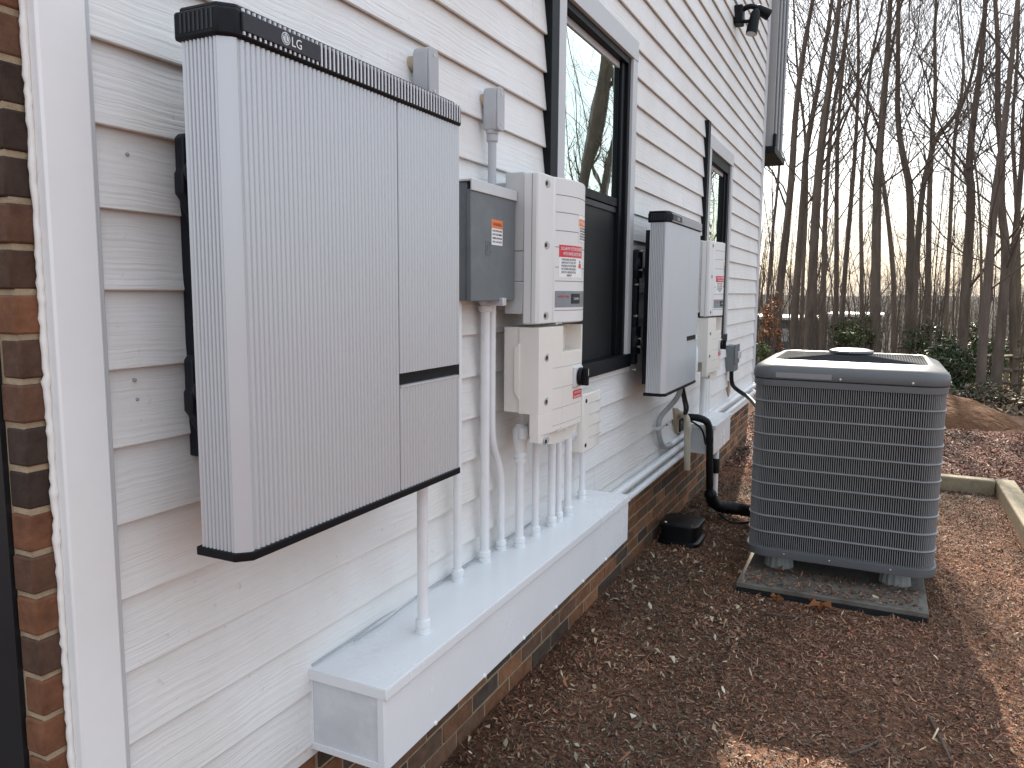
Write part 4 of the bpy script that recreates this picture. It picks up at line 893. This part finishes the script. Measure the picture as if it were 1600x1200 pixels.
# ------------------------------------------------------------------ trees
def tree_mesh(pts, r0, seed, nb=24, top=.15, start=.3, spread=1., levels=3, sides=8, twigs=1.):
    q = np.random.default_rng(seed); P = np.array(smooth_path(pts, 2)); n = len(P)
    seglen = np.linalg.norm(np.diff(P, axis=0), axis=1).sum(); tt = np.linspace(0, 1, n)
    rad = r0*(1-(1-top)*tt**.9); rad[0] *= 1.35
    tr = MB(); tr.tube(P, rad, sides); cr = MB()
    def branch(p, d, L, r, lev):
        k = 5 if lev > 0 else 4; pts = [p]; dd = d.copy()
        for i in range(k-1):
            dd = dd+q.normal(0, .20 if lev else .26, 3)+np.array([0, 0, .16]); dd /= np.linalg.norm(dd); pts.append(pts[-1]+dd*L/(k-1))
        pts = np.array(pts); cr.tube(pts, np.linspace(r, r*.35, k), 5 if lev == 2 else (4 if lev == 1 else 3), caps=False)
        if lev > 0:
            m_ = int(round((6 if lev == 2 else 4)*twigs))
            for j in range(m_):
                i = q.integers(1, k); f = q.random(); b = pts[i-1]+(pts[i]-pts[i-1])*f; ax = pts[i]-pts[i-1]; ax /= np.linalg.norm(ax)
                s_ = q.normal(0, 1, 3); s_ -= ax*(s_@ax); s_ /= np.linalg.norm(s_); nd = ax*.75+s_*.7+np.array([0, 0, .12]); nd /= np.linalg.norm(nd)
                branch(b, nd, L*q.uniform(.35, .62), max(r*.5*(1-.1*i), .0035), lev-1)
    for b in range(nb):
        t = start+(1-start)*(b+q.random())/nb; i = min(n-2, int(t*(n-1))); f = t*(n-1)-i; p = P[i]*(1-f)+P[i+1]*f; ax = P[i+1]-P[i]; ax /= np.linalg.norm(ax)
        s_ = q.normal(0, 1, 3); s_[2] *= .2; s_ /= np.linalg.norm(s_); el = q.uniform(.65, 1.7); d = s_*spread+ax*el; d /= np.linalg.norm(d)
        L = seglen*q.uniform(.13, .30)*(1.25-t*.75); branch(p, d, L, r0*(1-(1-top)*t)*q.uniform(.15, .32), levels-1)
    return tr, cr
def px_tree(label, Y, pix, wpx, seed, nb=20, zb=None, ext=6., mt='bark', start=.25, spread=1., group='bare trees at the edge of the woods', levels=3, twigs=1.05):
    pts = [at(px, py, Y) for px, py in pix]; b = pts[0].copy(); b[2] = float(hgt(b[0], b[1]))-.15
    if pts[0][2]-b[2] > .3: pts = [b]+pts
    else: pts[0] = b
    d = pts[-1]-pts[-2]; d /= np.linalg.norm(d); pts = pts+[pts[-1]+d*ext*.5, pts[-1]+d*ext+np.array([.1, 0, 0])]
    r0 = wpx/FPX*np.linalg.norm(pts[1]-np.array([CX, 0, 0]))/2
    g = thing('bare_tree', label, 'tree', tuple(b), group)
    tr, cr = tree_mesh(pts, r0, seed, nb, start=start, spread=spread, levels=levels, twigs=twigs)
    build('trunk', tr, M[mt], g, smooth=2); build('crown', cr, M['twig'], g, smooth=2)
    return g
px_tree('leftmost thick bare tree beside the house corner, leaning right', 19, [(1207, 600), (1214, 480), (1236, 300), (1243, 170), (1256, 75), (1270, 0)], 13.5, 101)
px_tree('second thick bare tree from the house corner', 20, [(1236, 600), (1242, 480), (1256, 300), (1259, 236), (1274, 157), (1292, 60), (1300, 0)], 12.5, 102)
px_tree('darkest thick bare trunk above the left end of the air conditioner', 17.5, [(1262, 600), (1267, 480), (1276, 300), (1285, 210), (1295, 144), (1306, 50), (1312, 0)], 16, 103)
px_tree('slim straight bare tree right of the darkest trunk', 24, [(1284, 600), (1286, 480), (1290, 300), (1300, 180), (1318, 80), (1330, 0)], 9, 104)
px_tree('slender bare tree above the left half of the cooling grille', 21, [(1302, 600), (1307, 480), (1307, 300), (1309, 200), (1318, 90), (1330, 0)], 8.5, 105)
px_tree('pale slanting bare tree behind the hub of the air conditioner', 23, [(1310, 600), (1318, 450), (1331, 300), (1336, 240), (1342, 120), (1340, 0)], 8.5, 106, mt='bark_pale')
px_tree('thick reddish bare tree straight above the hub of the air conditioner', 17, [(1367, 600), (1368, 480), (1370, 300), (1374, 236), (1380, 170), (1387, 80), (1391, 0)], 15.5, 107)
px_tree('thin crooked bare tree just right of the thick reddish one', 26, [(1395, 600), (1398, 460), (1392, 380), (1385, 320), (1374, 240), (1380, 150), (1400, 40), (1410, 0)], 8, 108)
px_tree('medium bare tree left of centre in the gap of bright sky', 18.5, [(1419, 600), (1421, 480), (1424, 300), (1412, 250), (1402, 190), (1403, 100), (1404, 0)], 13, 109)
px_tree('forked bare tree whose right limb sweeps up towards bright sky', 20, [(1424, 600), (1430, 430), (1440, 300), (1452, 250), (1462, 215), (1490, 185), (1510, 150), (1525, 90), (1534, 40)], 9.5, 110)
px_tree('straight narrow bare tree right of the forked tree', 22, [(1447, 600), (1450, 480), (1452, 300), (1457, 200), (1462, 150), (1460, 60), (1463, 0)], 9, 111)
px_tree('thick bare tree over the green shrubs, second thickest on the right', 17, [(1500, 600), (1507, 480), (1519, 300), (1513, 270), (1518, 210), (1534, 92), (1540, 0)], 16, 112)
px_tree('pinkish trunk standing behind the soil mound, in front of the fence', 14, [(1529, 660), (1534, 560), (1540, 480), (1555, 300), (1561, 262), (1571, 184), (1582, 79), (1590, 0)], 14, 113, mt='bark_pale')
px_tree('dark trunk standing at the left end of the log fence', 16, [(1551, 650), (1560, 560), (1567, 480), (1573, 390), (1563, 320), (1566, 240), (1558, 180), (1560, 80), (1555, 0)], 15, 114)
px_tree('bare tree leaning in from the right edge of the picture', 18, [(1585, 600), (1580, 430), (1590, 330), (1597, 250), (1604, 140), (1610, 0)], 11, 115)
px_tree('thin grey sapling close to the house corner', 25, [(1196, 600), (1200, 430), (1219, 260), (1222, 150), (1220, 60), (1224, 0)], 5, 116, nb=18)
px_tree('thin dark sapling between the second tree and the darkest trunk', 27, [(1252, 600), (1252, 480), (1262, 300), (1258, 200), (1246, 120), (1240, 0)], 6.5, 117, nb=20)
px_tree('thin bare tree between the reddish tree and the bright gap', 30, [(1345, 600), (1347, 440), (1344, 300), (1352, 200), (1360, 100), (1380, 0)], 7, 118, nb=26)
px_tree('thin bare tree left of the thick tree over the shrubs', 28, [(1476, 600), (1480, 440), (1487, 300), (1492, 200), (1508, 120), (1500, 0)], 7, 119, nb=24)
px_tree('slim bare tree at far right behind the log fence', 27, [(1590, 560), (1592, 430), (1588, 300), (1580, 200), (1590, 100), (1592, 0)], 8, 120, nb=22)
px_tree('thin trunk touching the left side of the pinkish trunk', 15, [(1530, 640), (1532, 520), (1534, 420), (1530, 300), (1516, 200), (1505, 100)], 4.5, 121, nb=16, ext=3)
# trees that stand to the right of the view and are mirrored in the window panes
qq = random.Random(77)
for i, (x, y, hgt_, r, lab) in enumerate(((4.75, 15.6, 15, .23, 'big forked bare tree mirrored in the nearer window'), (9.2, 19, 17, .17, 'bare tree right of the view with slanting limbs'), (6.9, 26, 16, .14, 'slim bare tree just outside the right edge of the view'), (10.6, 20, 18, .20, 'far bare tree at the right, mirrored small in the glass'), (12.5, 18, 17, .2, 'outermost bare tree on the right'), (7.4, 24, 18, .18, 'bare tree behind the mirrored ones'))):
    z = float(hgt(x, y)); P = [(x, y, z-.1)]+[(x+qq.uniform(-.3, .3)*k, y+qq.uniform(-.3, .3)*k, z+hgt_*k/6) for k in range(1, 7)]
    g = thing('bare_tree', lab, 'tree', P[0], 'bare trees at the edge of the woods'); tr, cr = tree_mesh(P, r, 300+i, 16, start=.16, spread=.7, twigs=.7)
    build('trunk', tr, M['bark'], g, smooth=2); build('crown', cr, M['twig'], g, smooth=2)
# far woods: one mass
tr_all, fq = MB(), random.Random(31)
for i in range(380):
    y = 30+95*fq.random()**1.6; x = fq.uniform(-.21*y-2, .24*y+3) if fq.random() < .8 else fq.uniform(.2*y, .55*y); z = float(hgt(x, y)); H = fq.choice((3.5, 5, 7, 8.5))*fq.uniform(.85, 1.2)
    P = [(x, y, z-.2)]+[(x+fq.uniform(-.16, .16)*k, y+fq.uniform(-.1, .1)*k, z+H*k/5) for k in range(1, 6)]
    tr, cr = tree_mesh(P, fq.choice((.025, .03, .04, .065)), 1000+i, 30, start=.05, spread=1.3, levels=2, sides=4, twigs=1.15)
    for m_ in (tr, cr):
        o = tr_all.n; tr_all.v += m_.v; tr_all.n += m_.n; tr_all.f += [tuple(k+o for k in f) for f in m_.f]; tr_all.c += m_.c
tag(build('far_woods', tr_all, M['far_bark'], smooth=2), 'grey brown mass of distant bare woods', None, kind='stuff')
# understorey brush: thin stems and twigs near the ground
ub = MB()
for i in range(520):
    y = fq.uniform(15, 42); x = fq.uniform(-.32*y+1, .30*y+2.5); z = float(hgt(x, y)); H = fq.uniform(1.5, 5.5)
    P = [(x, y, z-.1), (x+fq.uniform(-.2, .2), y, z+H*.5), (x+fq.uniform(-.5, .5), y+fq.uniform(-.3, .3), z+H)]
    tr, cr = tree_mesh(P, fq.uniform(.008, .022), 3000+i, 7, start=.2, spread=1.2, levels=2, sides=4, twigs=.8)
    for m_ in (tr, cr):
        o = ub.n; ub.v += m_.v; ub.n += m_.n; ub.f += [tuple(k+o for k in f) for f in m_.f]; ub.c += m_.c
tag(build('underbrush', ub, M['twig'], smooth=2), 'tangle of thin bare brush under the trees', None, kind='stuff')

# evergreen shrubs and a leaf holding sapling
def shrub(label, px, py, Y, rx, rz, n, cols, seed, name='evergreen_shrub', cat='shrub', group='evergreen shrubs in the woods', leaf=.036):
    c = at(px, py, Y); b = np.array([c[0], c[1], float(hgt(c[0], c[1]))]); q = np.random.default_rng(seed)
    g = thing(name, label, cat, tuple(b), group)
    ncl = max(14, n//90); cl = q.normal(0, 1, (ncl, 3)); cl /= np.linalg.norm(cl, axis=1)[:, None]; cl *= q.uniform(.35, 1, (ncl, 1)); cl = cl*np.array([rx, rx*.8, rz])+np.array([c[0], c[1], c[2]])
    cl[:, 2] = np.maximum(cl[:, 2], b[2]+.15)
    st = MB()
    for p in cl: m_ = (b+p)/2+q.normal(0, .06, 3); st.tube([b+q.normal(0, .04, 3)*np.array([1, 1, 0]), m_, p], [.018, .011, .004], 5, caps=False)
    build('stems', st, M['twig'], g, smooth=2)
    i = q.integers(0, ncl, n); p = cl[i]+q.normal(0, .14, (n, 3))*np.array([rx, rx, rz])*np.array([1.2, 1.2, .9])
    d = q.normal(0, 1, (n, 3)); d /= np.linalg.norm(d, axis=1)[:, None]; u = np.cross(d, q.normal(0, 1, (n, 3))); u /= np.linalg.norm(u, axis=1)[:, None]
    L = leaf*q.uniform(.6, 1.5, (n, 1)); mb = MB(); V = np.stack([p-d*L, p+u*L*.4, p+d*L, p-u*L*.4], 1).reshape(-1, 3)
    ci = q.integers(0, len(cols), n); f = [(4*k, 4*k+1, 4*k+2, 4*k+3) for k in range(n)]
    mb.v.append(V); mb.n = len(V); mb.f = f; mb.c = [tuple(np.array(cols[k])*s) for k, s in zip(ci, q.uniform(.6, 1.4, n))]
    build('foliage', mb, M['leaf'], g, smooth=0)
GR = [(.028, .045, .016), (.04, .06, .02), (.06, .075, .025), (.02, .032, .016)]
YG = [(.06, .075, .02), (.085, .095, .03), (.04, .055, .02)]
OR = [(.28, .12, .05), (.22, .09, .04), (.34, .17, .08)]
shrub('yellow green shrub behind the hub of the air conditioner', 1338, 524, 17, .5, .42, 1700, YG, 1)
shrub('dark evergreen shrub beyond the right corner of the air conditioner', 1487, 585, 14.5, .5, .5, 3000, GR, 2)
shrub('sunlit green shrub between the two thick trees above the unit', 1455, 533, 18, .5, .42, 1500, GR+YG[:1], 3)
shrub('loose green shrub left of the pinkish trunk', 1515, 545, 19, .5, .5, 1300, GR+YG, 4)
shrub('low dark evergreen bush hidden low behind the air conditioner', 1432, 575, 15.5, .4, .3, 900, GR, 5)
shrub('thin green bush behind the dark trunk near the fence', 1556, 560, 21, .7, .5, 1400, YG+GR, 6)
shrub('pale green low shrub just beyond the house corner', 1196, 545, 15, .16, .24, 500, [(.14, .16, .06), (.09, .11, .04)], 7, leaf=.035)
shrub('young tree holding orange brown dead leaves by the house corner', 1203, 500, 16, .22, .6, 260, OR, 8, name='leafy_sapling', cat='sapling', group='saplings holding dead leaves', leaf=.045)
shrub('short sapling with orange dead leaves above the left end of the unit', 1216, 528, 16.5, .13, .25, 160, OR, 9, name='leafy_sapling', cat='sapling', group='saplings holding dead leaves', leaf=.045)
shrub('mixed brown and green bramble at the foot of the log fence', 1585, 632, 14.5, .9, .22, 1500, [(.10, .075, .04), (.07, .08, .03), (.16, .11, .07)], 10, name='bramble', cat='bramble', group=None)
shrub('low leafy bramble left of the pinkish trunk above the mound', 1512, 612, 13.6, .5, .16, 900, [(.05, .06, .025), (.12, .08, .05), (.20, .16, .13)], 11, name='bramble', cat='bramble', group=None)

# fences
def fence(label, posts, hh, rails, seed):
    q = random.Random(seed); P = [np.array((x, y, float(hgt(x, y)))) for x, y in posts]
    g = thing('log_fence', label, 'fence', tuple(P[0]), 'rustic fences beyond the mound')
    for p in P: mb = MB(); mb.tube([p-np.array([0, 0, .2]), p+np.array([q.uniform(-.03, .03), 0, hh])], .06, 7); build('post', mb, M['fence_wood'], g, smooth=1)
    for a, b in zip(P[:-1], P[1:]):
        for r in rails: mb = MB(); h = np.array([0, 0, r]); mb.tube([a+h+q.uniform(-.03, .03)*np.array([0, 0, 1]), (a+b)/2+h, b+h+q.uniform(-.03, .03)*np.array([0, 0, 1])], .042, 6); build('rail', mb, M['fence_wood'], g, smooth=1)
def fp(px, Y): p = at(px, 590, Y); return (p[0], p[1])
fence('dark log fence with leaning rails sloping down to the right', [fp(1530, 19.5), fp(1556, 18.6), fp(1585, 17.6), fp(1625, 16.5)], .95, (.3, .55, .82), 1)
fence('three rail log fence crossing the sunlit lawn farther back', [fp(1535, 26), fp(1572, 25.6), fp(1612, 25.2), fp(1660, 25)], 1.05, (.3, .65, .98), 2)
# long low outbuildings seen through the trunks
def shed(label, x0, x1, y, zr, h):
    g = thing('outbuilding', label, 'outbuilding', ((x0+x1)/2, y, zr-h), 'low outbuildings beyond the woods')
    mb = MB(); mb.box(x0, x1, y, y+5, zr-h, zr-.12); build('wall', mb, M['shed_wall'], g)
    mb = MB(); mb.prism([(y-.4, zr-.12), (y+2.5, zr+.45), (y+5.4, zr-.12)], x0-.3, x1+.3, 'x') if False else mb.box(x0-.3, x1+.3, y-.4, y+5.4, zr-.13, zr+.03); build('roof', mb, M['shed_roof'], g, bevel=.02)
    mb = MB()
    for k in range(3): mb.box(x0+.6+k*(x1-x0-1.6)/3, x0+1.3+k*(x1-x0-1.6)/3, y-.03, y+.02, zr-1.3, zr-.6)
    each('window', mb, M['win_grey'], g)
shed('low dark outbuilding with pale roof edge behind the leftmost trees', -6.0, -1.9, 44, -1.28, 2.8)
shed('smaller low outbuilding with pale roof edge behind the yellow green shrub', -1.3, 1.1, 47, -1.12, 2.8)
